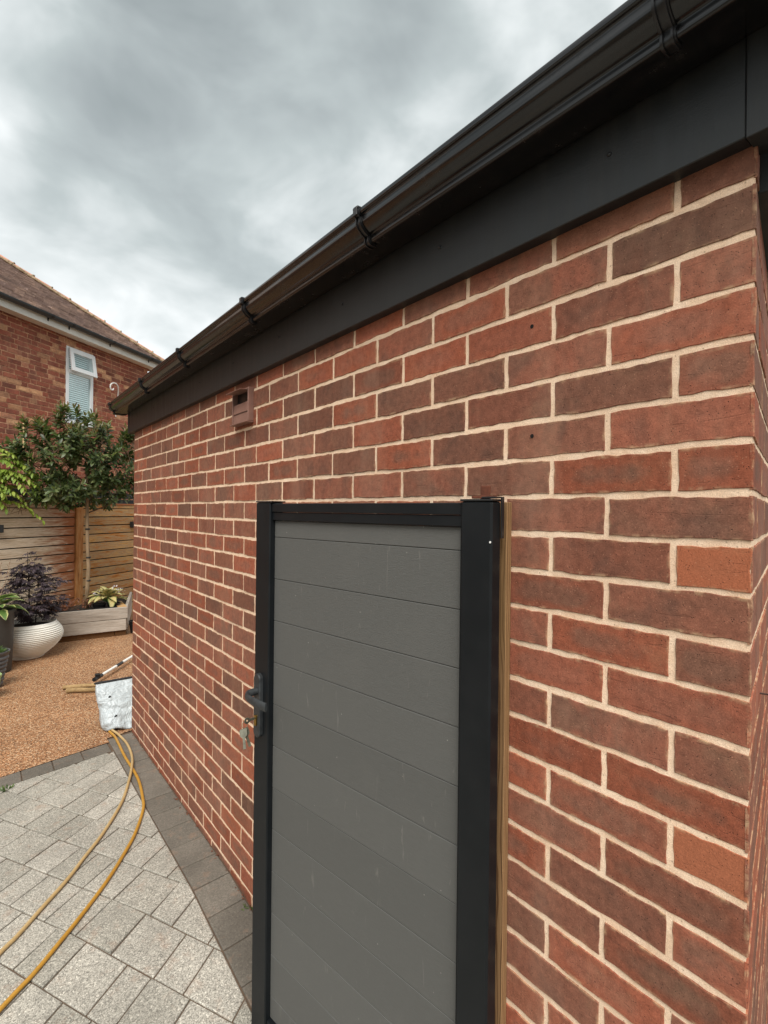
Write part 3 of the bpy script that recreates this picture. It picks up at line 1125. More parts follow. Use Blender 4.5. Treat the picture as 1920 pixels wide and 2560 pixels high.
# two drilled holes in the wall
hm = MB().lathe([(0.0042, 0.0), (0.0040, 0.0006)], 10, Matrix.Rotation(R(-90), 4, 'Y'), True).mesh('drill_hole', mk_simple('hole_black', (0.004, 0.003, 0.003), 1.0))
for yv, zv in ((0.381, 1.94), (0.378, 1.719)):
    link('drill_hole', hm, wall, Matrix.Translation((-0.0005, yv, zv)))

# wall vent with louvre flaps
M_VENT = mk_simple('brown_vent_plastic', srgb(132, 98, 86), 0.5, 14, 0.2, 0.1, 80)
vent = thing('wall_vent', 'small brown louvred vent below the black fascia, top flap open', 'vent', M=FW @ Matrix.Translation((-1.793, 0, 1.99)))
vf = MB()
hw, hh, dp = 0.082, 0.068, -0.024
vf.box(-hw, -hw + 0.006, dp, 0.002, -hh, hh, c=0.001)
vf.box(hw - 0.007, hw, dp, 0.002, -hh, hh, c=0.002)
vf.box(-hw + 0.0062, hw - 0.0072, dp + 0.002, 0.002, hh - 0.006, hh, c=0.001)
vf.box(-hw - 0.001, hw + 0.001, dp - 0.008, 0.002, -hh - 0.005, -hh - 0.0005, c=0.001)
vf.build('vent_frame', M_VENT, vent)
MB().box(-hw + 0.007, hw - 0.008, -0.0015, 0.0015, -hh + 0.001, hh - 0.007).build('vent_back', M_BLACKPL, vent)
fl = MB()
fl.box(-hw + 0.008, hw - 0.009, -0.0012, 0.0012, -0.040, 0.0, c=0.0006)
fme = fl.mesh('vent_flap', M_VENT)
for zt, rot in ((0.060, 84), (0.014, 5), (-0.0265, 5)):
    link('vent_flap', fme, vent, Matrix.Translation((0, dp + 0.008, zt)) @ Matrix.Rotation(R(-rot), 4, 'X'))

nl_ = MB()
nl_.tube([(0, 0, 0), (0, -0.022, 0.001), (0, -0.030, 0.0015)], 0.0016, 6)
nl_.lathe([(0.0042, 0), (0.0042, 0.0012)], 8, Matrix.Translation((0, -0.030, 0.0015)) @ Matrix.Rotation(R(90), 4, 'X'), True)
nail = nl_.build('nail', mk_simple('rusty_nail', srgb(60, 44, 38), 0.6, 80, 0.3), None, FS @ Matrix.Translation((0.229, 0, 1.247)))
tag(nail, 'small dark nail sticking out of the end wall by the corner', 'nail')

# ------------------------------------------------------------------ gate folded back along the wall
ga = GATE_ANG
FG = frame(GATE_O[0], GATE_O[1], math.sin(ga), -math.cos(ga))       # X = towards hinge (right), origin at hinge-side front edge
gate = thing('garden_gate', 'tall gate of grey composite boards in a black metal frame, swung open along the wall', 'gate', M=FG)
GT, GBt, GW = 1.587, -0.030, 0.836
st = MB()
st.box(-0.075, 0.0, 0.0, 0.036, GBt, GT, c=0.004)
st.box(-0.0775, -0.0752, 0.004, 0.034, GBt + 0.002, GT - 0.002, c=0.0008)
st.build('hinge_stile', M_POWDER, gate)
ls = MB()
ls.box(-GW, -GW + 0.074, 0.0, 0.050, GBt, GT, c=0.003)
ls.build('latch_stile', M_POWDER, gate)
for x0, x1, yb in ((-0.0765, 0.001, 0.037), (-GW - 0.001, -GW + 0.082, 0.051)):
    MB().box(x0, x1, -0.001, yb, GT + 0.0003, GT + 0.0045, c=0.001).build('stile_cap', M_BLACKPL, gate)
tr_ = MB()
tr_.box(-GW + 0.0745, -0.078, 0.006, 0.044, 1.5585, GT - 0.003, c=0.0015)
tr_.box(-GW + 0.0745, -0.078, 0.009, 0.042, 1.5335, 1.5580, c=0.0015)
tr_.build('top_rail', M_POWDER, gate)
MB().box(-GW + 0.0745, -0.078, 0.006, 0.044, GBt + 0.001, GBt + 0.06, c=0.0015).build('bottom_rail', M_POWDER, gate)
zt = 1.5330
zb = 1.4825
while zt > GBt + 0.07:
    z0 = max(zb, GBt + 0.0615)
    o = MB().box(-GW + 0.0745, -0.0785, 0.018 + rb.uniform(0, 0.0004), 0.036, z0 + 0.0009, zt - 0.0004, c=0.0011).build('board', M_COMP, gate)
    zt, zb = zb, zb - 0.1258
# handle
hx = -0.806
hd = MB()
def stadium(w_, h_, n=10):
    r_ = w_ / 2
    pts = []
    for i in range(n + 1):
        a = PI * i / n
        pts.append((r_ * math.cos(a), h_ / 2 - r_ + r_ * math.sin(a)))
    for i in range(n + 1):
        a = PI + PI * i / n
        pts.append((r_ * math.cos(a), -h_ / 2 + r_ + r_ * math.sin(a)))
    return pts
pl0, pl1 = stadium(0.034, 0.194), stadium(0.028, 0.188)
n = len(pl0)
hd.add([(hx + p[0], 0.0008, 0.970 + p[1]) for p in pl0] + [(hx + p[0], -0.009, 0.970 + p[1]) for p in pl0] + [(hx + p[0], -0.012, 0.970 + p[1]) for p in pl1],
       [tuple(range(2 * n, 3 * n))] + [(i, (i + 1) % n, n + (i + 1) % n, n + i) for i in range(n)] + [(n + i, n + (i + 1) % n, 2 * n + (i + 1) % n, 2 * n + i) for i in range(n)])
M_HANDLE = mk_simple('worn_black_handle_metal', (0.026, 0.029, 0.031), 0.5, 40, 0.5, 0.15, 150)
handle = hd.build('handle_plate', M_HANDLE, gate, None, True, 35)
lv = MB()
lp = []
lr = []
pth = [(0, -0.010), (0, -0.022), (0.0, -0.036), (0.004, -0.047), (0.014, -0.055), (0.030, -0.058), (0.06, -0.057), (0.09, -0.054), (0.108, -0.050)]
prof, path = [], []
for i, (a, b) in enumerate(pth):
    a0, b0 = pth[max(i - 1, 0)]
    a1, b1 = pth[min(i + 1, len(pth) - 1)]
    tx, ty = a1 - a0, b1 - b0
    l = math.hypot(tx, ty)
    tx, ty = tx / l, ty / l
    hz = 0.011 if i < 3 else 0.011 + 0.002 * (i > 5)
    hn = 0.010 if i < 3 else 0.0055
    ring = []
    for j in range(10):
        an = 2 * PI * j / 10
        ring.append((-ty * math.cos(an) * hn, tx * math.cos(an) * hn, math.sin(an) * hz))
    prof.append(ring)
    path.append((hx + a, b, 1.014 - max(0, a) * 0.10))
lv.sweep(prof, path)
lv.build('lever', M_HANDLE, handle, None, True, 40)
M_BRASS = mk_simple('brass_lock', srgb(168, 138, 74), 0.35, 60, 0.2, metal=1.0)
cy = MB()
cs = [(0.0062 * math.cos(a), 0.0065 + 0.0075 * math.sin(a)) for a in np.linspace(-0.5, PI + 0.5, 12)] + [(-0.0042, -0.018), (0.0042, -0.018)]
n = len(cs)
cy.add([(hx + p[0], -0.012, 0.929 + p[1]) for p in cs] + [(hx + p[0], -0.0165, 0.929 + p[1]) for p in cs],
       [tuple(range(2 * n - 1, n - 1, -1))] + [(i, n + i, n + (i + 1) % n, (i + 1) % n) for i in range(n)])
cy.build('lock_cylinder', M_BRASS, handle)
# hinge bracket and black plate at the top of the hinge stile
M_RUST = mk_simple('rusty_steel', srgb(92, 48, 30), 0.85, 60, 0.4, 0.5, 120)
hb = MB()
hb.box(-0.052, -0.030, 0.038, 0.044, GT - 0.02, GT + 0.033, c=0.001)
hb.box(-0.066, -0.012, 0.026, 0.0378, GT + 0.006, GT + 0.012, c=0.001)
hb.build('rusty_hinge_tab', M_RUST, gate)
bp_ = MB()
bp_.box(-0.030, 0.0035, 0.008, 0.036, GT + 0.0062, GT + 0.0092, c=0.0006)
bp_.box(0.0028, 0.0058, 0.028, 0.038, GT - 0.075, GT + 0.0092, c=0.0006)
bp_.build('hinge_plate', M_BLACKPL, gate)
MB().lathe([(0.0022, 0.0), (0.002, 0.001)], 10, Matrix.Translation((-0.003, -0.0002, 1.505)) @ Matrix.Rotation(R(90), 4, 'X'), True).build('paint_fleck', mk_simple('white_fleck', (0.8, 0.8, 0.78), 0.6), gate)

# keys hanging from the lock
M_STEEL = mk_simple('nickel_key', (0.26, 0.25, 0.19), 0.42, 60, 0.3, metal=0.9)
kf = FG @ Matrix.Translation((hx, -0.0165, 0.9335))
keys = thing('key_bunch', 'small bunch of metal keys hanging from the gate lock', 'keys', M=kf)
k1 = MB()
k1.box(-0.0011, 0.0011, -0.018, 0.002, -0.004, 0.004, c=0.0004)
k1.lathe([(0.0095, -0.001), (0.0095, 0.001), (0.0035, 0.001), (0.0035, -0.001)], 18, Matrix.Translation((0, -0.027, 0.0)) @ Matrix.Rotation(R(90), 4, 'Y') @ Matrix.Scale(1.0, 4), False, False)
k1.build('key', M_STEEL, keys)
ring = [(0.0, -0.034 + 0.010 * math.cos(a), -0.010 + 0.010 * math.sin(a)) for a in np.linspace(0, 2 * PI, 25)]
MB().tube(ring, 0.0007, 6, False).build('key_ring', M_STEEL, keys)
for i, (tx, tz, rx, ry) in enumerate(((0.001, -0.019, 12, 18), (0.004, -0.019, -14, 30))):
    kk = MB()
    bow = [(-0.011, 0.0), (0.011, 0.0), (0.0125, -0.004), (0.0115, -0.019), (0.006, -0.024), (-0.006, -0.024), (-0.0115, -0.019), (-0.0125, -0.004)]
    n = len(bow)
    kk.add([(p[0], -0.0010, p[1]) for p in bow] + [(p[0], 0.0010, p[1]) for p in bow],
           [tuple(range(n)), tuple(range(2 * n - 1, n - 1, -1))] + [((i_ + 1) % n, i_, n + i_, n + (i_ + 1) % n) for i_ in range(n)])
    kk.box(-0.0042, 0.0042, -0.0009, 0.0009, -0.056, -0.0235, c=0.0003)
    kk.build('key', M_STEEL, keys, Matrix.Translation((tx, -0.038 - 0.004 * i, tz)) @ Matrix.Rotation(R(rx), 4, 'X') @ Matrix.Rotation(R(-ry), 4, 'Y') @ Matrix.Rotation(R(50 - 25 * i), 4, 'Z'))

# timber batten on the wall behind the hinge stile
bt = MB()
bt.box(-0.512, -0.424, -0.0185, -0.0020, -0.11, 1.586, c=0.0015)
tag(bt.build('timber_batten', M_BATTEN, None, FW), 'pale treated timber batten fixed upright to the brick wall behind the gate', 'batten')

# ------------------------------------------------------------------ timber fence and things on it
FA = R(52)
FD = (math.sin(FA), math.cos(FA))
FF = frame(0.236, 7.89, FD[0], FD[1])
fence = thing('timber_fence', 'weathered horizontal board fence with a brown post behind the raised bed', 'fence', M=FF)
z = 1.552
while z > 0.02:
    h_ = 0.1090
    for x0, x1, mt, nm in ((-3.2, -0.062, M_FENCE_L, 'board'), (0.062, 2.6, M_FENCE_R, 'board')):
        MB().box(x0, x1, rb.uniform(-0.001, 0.002), 0.020, z - h_ + 0.001, z, c=0.0015).build(nm, mt, fence)
    z -= 0.1215
for x0, x1, mt in ((-3.2, -0.062, M_FENCE_L), (0.062, 2.6, M_FENCE_R)):
    MB().box(x0, x1, 0.0, 0.020, 1.562, 1.612, c=0.002).build('top_board', mt, fence)
MB().box(-3.2, 2.6, 0.0215, 0.0245, 0.03, 1.605).build('gap_shade_sheet', mk_simple('gap_shade_black', (0.006, 0.006, 0.006), 0.95), fence)  # black sheet added so the gaps between boards read as deep shade
MB().box(-3.2, 2.6, -0.012, 0.045, 1.6135, 1.632, c=0.003).build('cap_rail', M_FENCE_L, fence)
MB().box(-0.061, 0.061, -0.022, 0.075, 0.0, 1.575, c=0.004).build('post', M_POST, fence)
MB().box(-3.1, -3.0, 0.026, 0.09, 0.0, 1.58, c=0.004).build('post', M_POST, fence)
MB().box(2.4, 2.5, 0.026, 0.09, 0.0, 1.58, c=0.004).build('post', M_POST, fence)
M_DARKGAP = mk_simple('dark_gap_black', (0.010, 0.010, 0.010), 0.7, 20, 0.3)
bf = thing('dark_gap_rails', 'black rails added just behind the timber fence to fill a dark gap', 'fence', M=FF @ Matrix.Translation((0, 0.30, 0)))  # rails added to give the dark band above the fence top
for z0, z1 in ((1.42, 1.555), (1.57, 1.70), (1.715, 1.80)):
    MB().box(-3.2, 2.6, 0.0, 0.02, z0, z1, c=0.002).build('rail', M_DARKGAP, bf)
for x0 in (-2.6, -0.2, 2.2):
    MB().box(x0, x0 + 0.07, 0.0205, 0.07, 0.0, 1.79, c=0.002).build('post', M_DARKGAP, bf)
lm = MB()
lm.box(-0.055, 0.055, -0.075, -0.003, -0.045, 0.045, c=0.003)
lm.box(-0.045, 0.045, -0.065, -0.010, -0.0475, -0.0452, c=0.0)
lme = lm.mesh('fence_lamp', mk_simple('dark_lamp_casing', (0.018, 0.02, 0.021), 0.45, 20, 0.2))
for xs, lb in ((1.03, 'dark square lamp on the fence right of the post, beside the brick corner'), (-1.195, 'dark square lamp on the fence at the left edge of the view')):
    tag(link('fence_lamp', lme, None, FF @ Matrix.Translation((xs, 0, 1.315))), lb, 'lamp', 'lamps on the timber fence')

# ------------------------------------------------------------------ raised bed
A_, B_, C2, E2 = (-0.72, 6.78), (0.607, 6.70), (0.93, 7.95), (-0.72, 7.08)
bed = thing('raised_bed', 'grey timber raised bed of two boards on a brown bearer', 'planter')
def board_between(p, q, z0, z1, th, name, mat, ext=0.0):
    Fm = frame(p[0], p[1], q[0] - p[0], q[1] - p[1])
    L = math.hypot(q[0] - p[0], q[1] - p[1])
    return MB().box(-ext, L + ext, 0.0, th, z0, z1, c=0.003).build(name, mat, bed, Fm)
board_between(A_, B_, 0.213, 0.350, 0.032, 'board', M_GREYWOOD)
board_between(A_, (B_[0] - 0.018, B_[1] + 0.001), 0.070, 0.2070, 0.030, 'board', M_GREYWOOD)
B3 = (B_[0] + 0.003, B_[1] + 0.036)
board_between(B3, C2, 0.213, 0.348, 0.032, 'board', M_GREYWOOD)
board_between(B3, C2, 0.070, 0.2105, 0.030, 'board', M_GREYWOOD)
board_between((E2[0], E2[1]), (A_[0], A_[1] + 0.034), 0.07, 0.348, 0.030, 'board', M_GREYWOOD)
board_between((A_[0], A_[1] + 0.03), (0.47, 6.745), 0.0, 0.0695, 0.05, 'bearer', M_SKID)
board_between((0.475, 6.745), (0.60, 6.738), 0.0, 0.0690, 0.06, 'bearer', M_SKID)
li = MB()
for p, q in (((A_[0] + .03, A_[1] + 0.034), (B_[0] - 0.11, B_[1] + 0.036)),):
    Fm = frame(p[0], p[1], q[0] - p[0], q[1] - p[1])
    li.box(0, math.hypot(q[0] - p[0], q[1] - p[1]), 0.0, 0.006, 0.22, 0.362, Fm)
li.build('black_liner', M_BLACKPL, bed)
cap = MB().box(0.0, 0.10, 0.034, 0.50, 0.328, 0.3495, c=0.002).build('corner_shelf', M_FENCE_R, bed, frame(B_[0] - 0.10, B_[1] + 0.006, 1, -0.06))
so = MB()
sp_ = [(A_[0] + 0.035, A_[1] + 0.04), (B_[0] - 0.0, B_[1] + 0.045), (C2[0] - 0.04, C2[1]), (E2[0] + 0.035, E2[1])]
N1 = 14
vs_, fs_ = [], []
for i in range(N1 + 1):
    for j in range(N1 + 1):
        a, b = i / N1, j / N1
        x_ = (1 - a) * ((1 - b) * sp_[0][0] + b * sp_[1][0]) + a * ((1 - b) * sp_[3][0] + b * sp_[2][0])
        y_ = (1 - a) * ((1 - b) * sp_[0][1] + b * sp_[1][1]) + a * ((1 - b) * sp_[3][1] + b * sp_[2][1])
        vs_.append((x_, y_, 0.285 + 0.03 * mnoise.noise(Vector((x_ * 7, y_ * 7, 0)))))
for i in range(N1):
    for j in range(N1):
        a = i * (N1 + 1) + j
        fs_.append((a, a + 1, a + N1 + 2, a + N1 + 1))
so.add(vs_, fs_)
so.build('soil', M_SOIL, bed, None, True)

# ------------------------------------------------------------------ tree trained over the fence
npr = np.random.default_rng(5)


def rand_dirs(n_):
    v = npr.normal(size=(n_, 3))
    return unit(v)


tree = thing('evergreen_tree', 'glossy dark evergreen tree on a thin trunk, its crown above the fence', 'tree', (0.223, 7.116, 0.28))
TC = np.array([-0.05, 0.10, 1.86])          # crown centre, local
RAD = np.array([0.92, 0.55, 0.74])
tips, tdirs = [], []
while len(tips) < 300:
    p = npr.uniform(-1, 1, 3)
    rr = np.linalg.norm(p)
    if rr > 1 or rr < 0.30 or npr.random() > rr ** 0.8:
        continue
    bump_ = 0.84 + 0.22 * mnoise.noise(Vector((p[0] * 2.1 + 4, p[1] * 2.1, p[2] * 2.1)))
    q = TC + p * RAD * bump_
    # a gap on the lower left where the house shows through
    if p[0] < -0.42 and -0.50 < p[2] < -0.05 and npr.random() < 0.8:
        continue
    if mnoise.noise(Vector((q[0] * 4.2, q[1] * 4.2, q[2] * 4.2 + 9))) < -0.18:
        continue
    tips.append(q)
    tdirs.append(p / rr * 0.75 + np.array([0, 0, 0.55]) + npr.normal(size=3) * 0.25)
tips, tdirs = np.array(tips), unit(np.array(tdirs))
tk = MB()
tk.tube([(0, 0, 0), (0.006, 0.0, 0.3), (0.018, 0.0, 0.55), (0.004, 0.004, 0.85), (-0.004, 0, 1.15), (0.0, 0.01, 1.4), (-0.01, 0.03, 1.7), (-0.03, 0.07, 2.05)],
        [0.025, 0.023, 0.022, 0.021, 0.019, 0.017, 0.012, 0.006], 8)
tw = MB()
limbs = []
for i in range(7):
    a = 2 * PI * i / 7 + 0.4
    z0 = 1.22 + 0.09 * i
    e = np.array([math.cos(a) * RAD[0] * 0.62, math.sin(a) * RAD[1] * 0.6, z0 + 0.30 + 0.05 * (i % 3)])
    s_ = np.array([0, 0.01, z0])
    mid = (s_ + e) / 2 + np.array([0, 0, -0.04])
    limbs.append((s_, mid, e))
    tw.tube([s_, mid, e], [0.009, 0.0065, 0.004], 6)
lp_ = np.array([[(1 - t) ** 2 * s_ + 2 * t * (1 - t) * m_ + t * t * e for t in np.linspace(0.2, 1, 6)] for s_, m_, e in limbs]).reshape(-1, 3)
lp_ = np.vstack([lp_, [(0, 0.01, 1.4), (-0.01, 0.03, 1.7), (-0.03, 0.07, 2.05), (-0.02, 0.05, 1.9)]])
for p, d_ in zip(tips, tdirs):
    j = np.argmin(((lp_ - p) ** 2).sum(1))
    tw.tube([lp_[j], (lp_[j] + p) / 2 + np.array([0, 0, -0.02]), p, p + d_ * 0.05], [0.0035, 0.003, 0.0022, 0.0012], 4, False)
tk.build('trunk', M_BARK, tree, None, True)
tw.build('branches', M_TWIG, tree, None, True)


def whorls(tips_, dirs_, n_, l0, l1, wr, spread):
    P, D, N, L = [], [], [], []
    for p, d_ in zip(tips_, dirs_):
        ref = np.array([0, 0, 1.0]) if abs(d_[2]) < 0.9 else np.array([1.0, 0, 0])
        a = unit(np.cross(d_, ref))
        b = np.cross(d_, a)
        a0 = npr.uniform(0, 6.28)
        for i in range(n_):
            ang = a0 + i * 2.4
            h_ = i / n_
            rad_ = a * math.cos(ang) + b * math.sin(ang)
            dd = unit(rad_ * (spread * (1 - 0.55 * h_)) + d_ * (0.25 + 0.6 * h_) + np.array([0, 0, -0.12]) + npr.normal(size=3) * 0.15)
            P.append(p + d_ * (-0.06 + 0.11 * h_))
            D.append(dd)
            N.append(unit(d_ + np.array([0, 0, 0.6]) + npr.normal(size=3) * 0.25))
            L.append(npr.uniform(l0, l1))
    L = np.array(L)
    return np.array(P), np.array(D), np.array(N), L, L * wr


top = tips[:, 2] > 2.12
old = whorls(tips, tdirs, 12, 0.072, 0.108, 0.42, 1.0)
tag(link('crown', leaf_mesh('crown', M_PHOT, *old, droop=0.22, fold=0.30), tree), kind='stuff')
yt = tips[top] + tdirs[top] * 0.06
yg = whorls(yt, unit(tdirs[top] + np.array([0, 0, 0.5])), 8, 0.055, 0.09, 0.30, 0.55)
tag(link('young_shoots', leaf_mesh('young_shoots', M_YOUNG, *yg, droop=0.15, fold=0.35), tree), kind='stuff')
for zt_ in (1.02, 0.665, 0.375):
    MB().lathe([(0.025, -0.010), (0.0285, -0.006), (0.0285, 0.006), (0.025, 0.010)], 12, Matrix.Translation((0.004 if zt_ > 0.8 else 0.016, 0.002, zt_)), False, False).build('tree_tie', M_BLACKPL, tree)

# pale support cane among the foliage
cane = MB().tube([(-0.385, 7.60, 0.0), (-0.41, 7.64, 2.62)], 0.010, 8).build('support_cane', M_CANE)
tag(cane, 'pale upright cane among the leaves above the fence', 'cane')

# lime climber on the fence top at the left
climber = thing('lime_climber', 'lime green climbing plant spilling over the fence at the left edge', 'climber', (-0.75, 7.22, 0.0))
stems = MB()
P, D, N, L = [], [], [], []
rc = random.Random(3)
for i in range(72):
    x0 = rc.uniform(-0.75, 0.14)
    z0 = rc.uniform(1.62, 2.12)
    ln = rc.uniform(0.34, 0.64)
    az = rc.uniform(-0.9, 0.5)
    up = rc.uniform(0.25, 0.95)
    pts = []
    for t in np.linspace(0, 1, 8):
        pts.append(np.array([x0 + ln * t * math.cos(az) * 0.95, -0.05 + ln * t * math.sin(az) * 0.7, z0 + ln * (up * t - 0.85 * t * t)]))
    stems.tube(pts, [0.003 - 0.002 * t for t in np.linspace(0, 1, 8)], 4, False)
    for j in range(2, 15):
        t = j / 15
        ii = min(int(t * 7), 6)
        c = pts[ii] + (pts[ii + 1] - pts[ii]) * (t * 7 - ii)
        tg = unit(pts[ii + 1] - pts[ii])
        sd = unit(np.cross(tg, [0, 0, 1.0]))
        for sg in (-1, 1):
            P.append(c)
            D.append(tg * 0.45 + sd * sg * 0.8 + np.array([0, 0, -0.25]) + npr.normal(size=3) * 0.15)
            N.append(np.array([0, 0, 1.0]) + npr.normal(size=3) * 0.3)
            L.append(rc.uniform(0.055, 0.10))
L = np.array(L)
tag(link('foliage', leaf_mesh('foliage', M_LIME, P, D, N, L, L * 0.36, 0.25, 0.2), climber), kind='stuff')
for i in range(30):
    x0 = rc.uniform(-0.8, 0.3)
    pts = [np.array([x0 + rc.uniform(-.1, .1), rc.uniform(-0.12, 0.05), 1.50 + 0.06 * j + rc.uniform(-0.03, 0.03)]) + np.array([j * rc.uniform(0.0, 0.09), 0, 0]) for j in range(5)]
    stems.tube(pts, 0.0022, 4, False)
stems.build('stems', M_TWIG, climber)
P, D, N = [], [], []
for i in range(42):
    a = rand_dirs(1)[0]
    P.append(np.array([0.375, -0.16, 1.975]) + a * 0.035)
    D.append(a + np.array([0, -0.4, 0.2]))
    N.append(rand_dirs(1)[0])
tag(link('flower_cluster', leaf_mesh('flower_cluster', M_LILAC, P, D, N, 0.022, 0.016, 0.3, 0.2), climber), kind='stuff')

# ------------------------------------------------------------------ hosta leaves
def hosta_leaf_mesh(name, mat, L, W, bend, seed):
    r = random.Random(seed)
    nu, nv = 4, 8
    V, UVs, Fc = [], [], []
    for i in range(nv + 1):
        t = i / nv
        wdt = W / 2 * (math.sin(PI * min(1, t * 0.94 + 0.05) ** 0.75) ** 0.85) if t < 1 else 0.0005
        ang = bend * t
        cxp = L * (math.sin(ang) / bend if bend else t)
        czp = L * ((1 - math.cos(ang)) / bend if bend else 0)
        for j in range(nu + 1):
            s_ = (j / nu) * 2 - 1
            ww = wdt * (1 + 0.06 * math.sin(7 * t * 3 + seed))
            V.append((cxp, s_ * ww, -czp + abs(s_) * ww * 0.32 + 0.004 * math.sin(9 * t + seed) * s_ * 1.0))
            UVs.append((s_, t))
    for i in range(nv):
        for j in range(nu):
            a = i * (nu + 1) + j
            Fc.append((a, a + nu + 1, a + nu + 2, a + 1))
    me = bpy.data.meshes.new(name)
    me.from_pydata(V, [], Fc)
    ul = me.uv_layers.new(name='UVMap')
    for lp2 in me.loops:
        ul.data[lp2.index].uv = UVs[lp2.vertex_index]
    me.polygons.foreach_set('use_smooth', [True] * len(me.polygons))
    me.materials.append(mat)
    me.update()
    return me


def hosta(root, mat, n_, centre, L, W, seed, petiole=0.06, elev=(10, 65)):
    r = random.Random(seed)
    ms = [hosta_leaf_mesh('leaf', mat, L * s_, W * s_, b_, seed + i) for i, (s_, b_) in enumerate(((1.0, 1.1), (0.85, 0.8), (1.1, 1.4), (0.7, 0.6)))]
    st_ = MB()
    for i in range(n_):
        az = i * 2.399 + r.uniform(-0.3, 0.3)
        el = R(elev[0] + (elev[1] - elev[0]) * (i / n_) + r.uniform(-6, 6))
        pl = petiole * (1.25 - 0.5 * i / n_)
        b0 = Vector(centre)
        p1 = b0 + Vector((math.cos(az) * math.cos(el + 0.3), math.sin(az) * math.cos(el + 0.3), math.sin(el + 0.3))) * pl
        st_.tube([b0, p1], 0.0025, 5, False)
        M = Matrix.Translation(p1) @ Matrix.Rotation(az, 4, 'Z') @ Matrix.Rotation(-el, 4, 'Y') @ Matrix.Rotation(r.uniform(-0.3, 0.3), 4, 'X')
        link('leaf', r.choice(ms), root, M)
    st_.build('stalks', M_GREEN, root)


# hosta in the raised bed, in black pots
h2 = thing('pale_hosta', 'pale yellow hosta with small lilac flowers in the raised bed', 'plant', (0.46, 7.05, 0.29))
hosta(h2, M_HOSTA2, 44, (-0.02, -0.02, 0.085), 0.175, 0.085, 21, 0.10, (5, 80))
fs2 = MB()
P, D, N = [], [], []
for (dx, dy, hz) in ((0.07, -0.02, 0.25), (-0.13, 0.02, 0.20), (0.16, 0.06, 0.20)):
    fs2.tube([(0, 0, 0.05), (dx * 0.6, dy * 0.6, hz * 0.6), (dx, dy, hz)], 0.002, 5, False)
    for i in range(20):
        a = rand_dirs(1)[0]
        P.append(np.array([dx, dy, hz]) + a * np.array([0.022, 0.022, 0.026]))
        D.append(a + np.array([0, 0, -0.3]))
        N.append(rand_dirs(1)[0])
fs2.build('flower_stems', M_GREEN, h2)
tag(link('flowers', leaf_mesh('flowers', M_LILAC, P, D, N, 0.026, 0.014, 0.2, 0.3), h2), kind='stuff')
pt = [(0.055, 0.0), (0.075, 0.09), (0.079, 0.092), (0.079, 0.103), (0.072, 0.103), (0.070, 0.09)]
pme = MB().lathe(pt, 24).mesh('plant_pot', M_BLACKPL, True, 40)
for (px_, py_), lb in (((0.50, 6.96), 'black plastic plant pot under the pale hosta, right one of two'), ((0.345, 7.0), 'black plastic plant pot under the pale hosta, left one of two')):
    tag(link('plant_pot', pme, None, Matrix.Translation((px_, py_, 0.275))), lb, 'pot', 'black pots in the raised bed')

# rusty low plant in the bed
ru = thing('rusty_ground_plant', 'low rusty red leafy plant in the raised bed beside the post', 'plant', (-0.10, 7.05, 0.29))
P, D, N, L = [], [], [], []
rst = MB()
for i in range(70):
    a = npr.uniform(0, 6.28)
    rr = npr.uniform(0.02, 0.34)
    hz = npr.uniform(0.04, 0.20) * (1.15 - rr)
    e = np.array([math.cos(a) * rr * 1.1, math.sin(a) * rr * 0.6, hz])
    rst.tube([(e[0] * 0.3, e[1] * 0.3, 0.0), e * np.array([0.8, 0.8, 0.7]), e], 0.0016, 4, False)
    for j in range(11):
        P.append(e * np.array([1, 1, npr.uniform(0.5, 1.05)]))
        D.append(rand_dirs(1)[0] + np.array([0, 0, 0.1]))
        N.append(np.array([0, 0, 1.0]) + npr.normal(size=3) * 0.4)
        L.append(npr.uniform(0.018, 0.036))
L = np.array(L)
rst.build('stems', M_TWIG, ru)
tag(link('foliage', leaf_mesh('foliage', M_RUSTY, P, D, N, L, L * 0.5), ru), kind='stuff')

# ------------------------------------------------------------------ pots at the left
M_BOWL = mk_simple('cream_ribbed_ceramic', (0.80, 0.78, 0.71), 0.45, 5, 0.06, 0.08, 60)
bw = MB()
Hh, nr = 0.365, 17
prof = [(0.135, 0.0), (0.150, 0.004), (0.155, 0.018)]
def bowl_r(t):
    return 0.155 + (0.318 - 0.155) * math.sin(min(t / 0.66, 1) * PI / 2) if t < 0.66 else 0.318 - 0.055 * ((t - 0.66) / 0.34) ** 1.8
for i in range(nr):
    for ph, am in ((0.0, -0.018), (0.14, -0.002), (0.34, 0.005), (0.62, 0.006), (0.86, 0.000)):
        t = (i + ph) / nr
        prof.append((bowl_r(t) + am, 0.022 + t * (Hh - 0.04)))
prof += [(0.262, 0.352), (0.260, 0.364), (0.250, 0.366), (0.243, 0.358), (0.250, 0.30), (0.24, 0.24)]
bw.lathe(prof, 64)
bowl = bw.build('ribbed_bowl', M_BOWL, None, Matrix.Translation((-0.44, 6.30, 0.0)), True, 70)
tag(bowl, 'large cream white ribbed bowl planter on the gravel', 'planter')
MB().lathe([(0.001, 0.318), (0.12, 0.322), (0.247, 0.312)], 32, None, False, False).build('soil', M_SOIL, bowl)

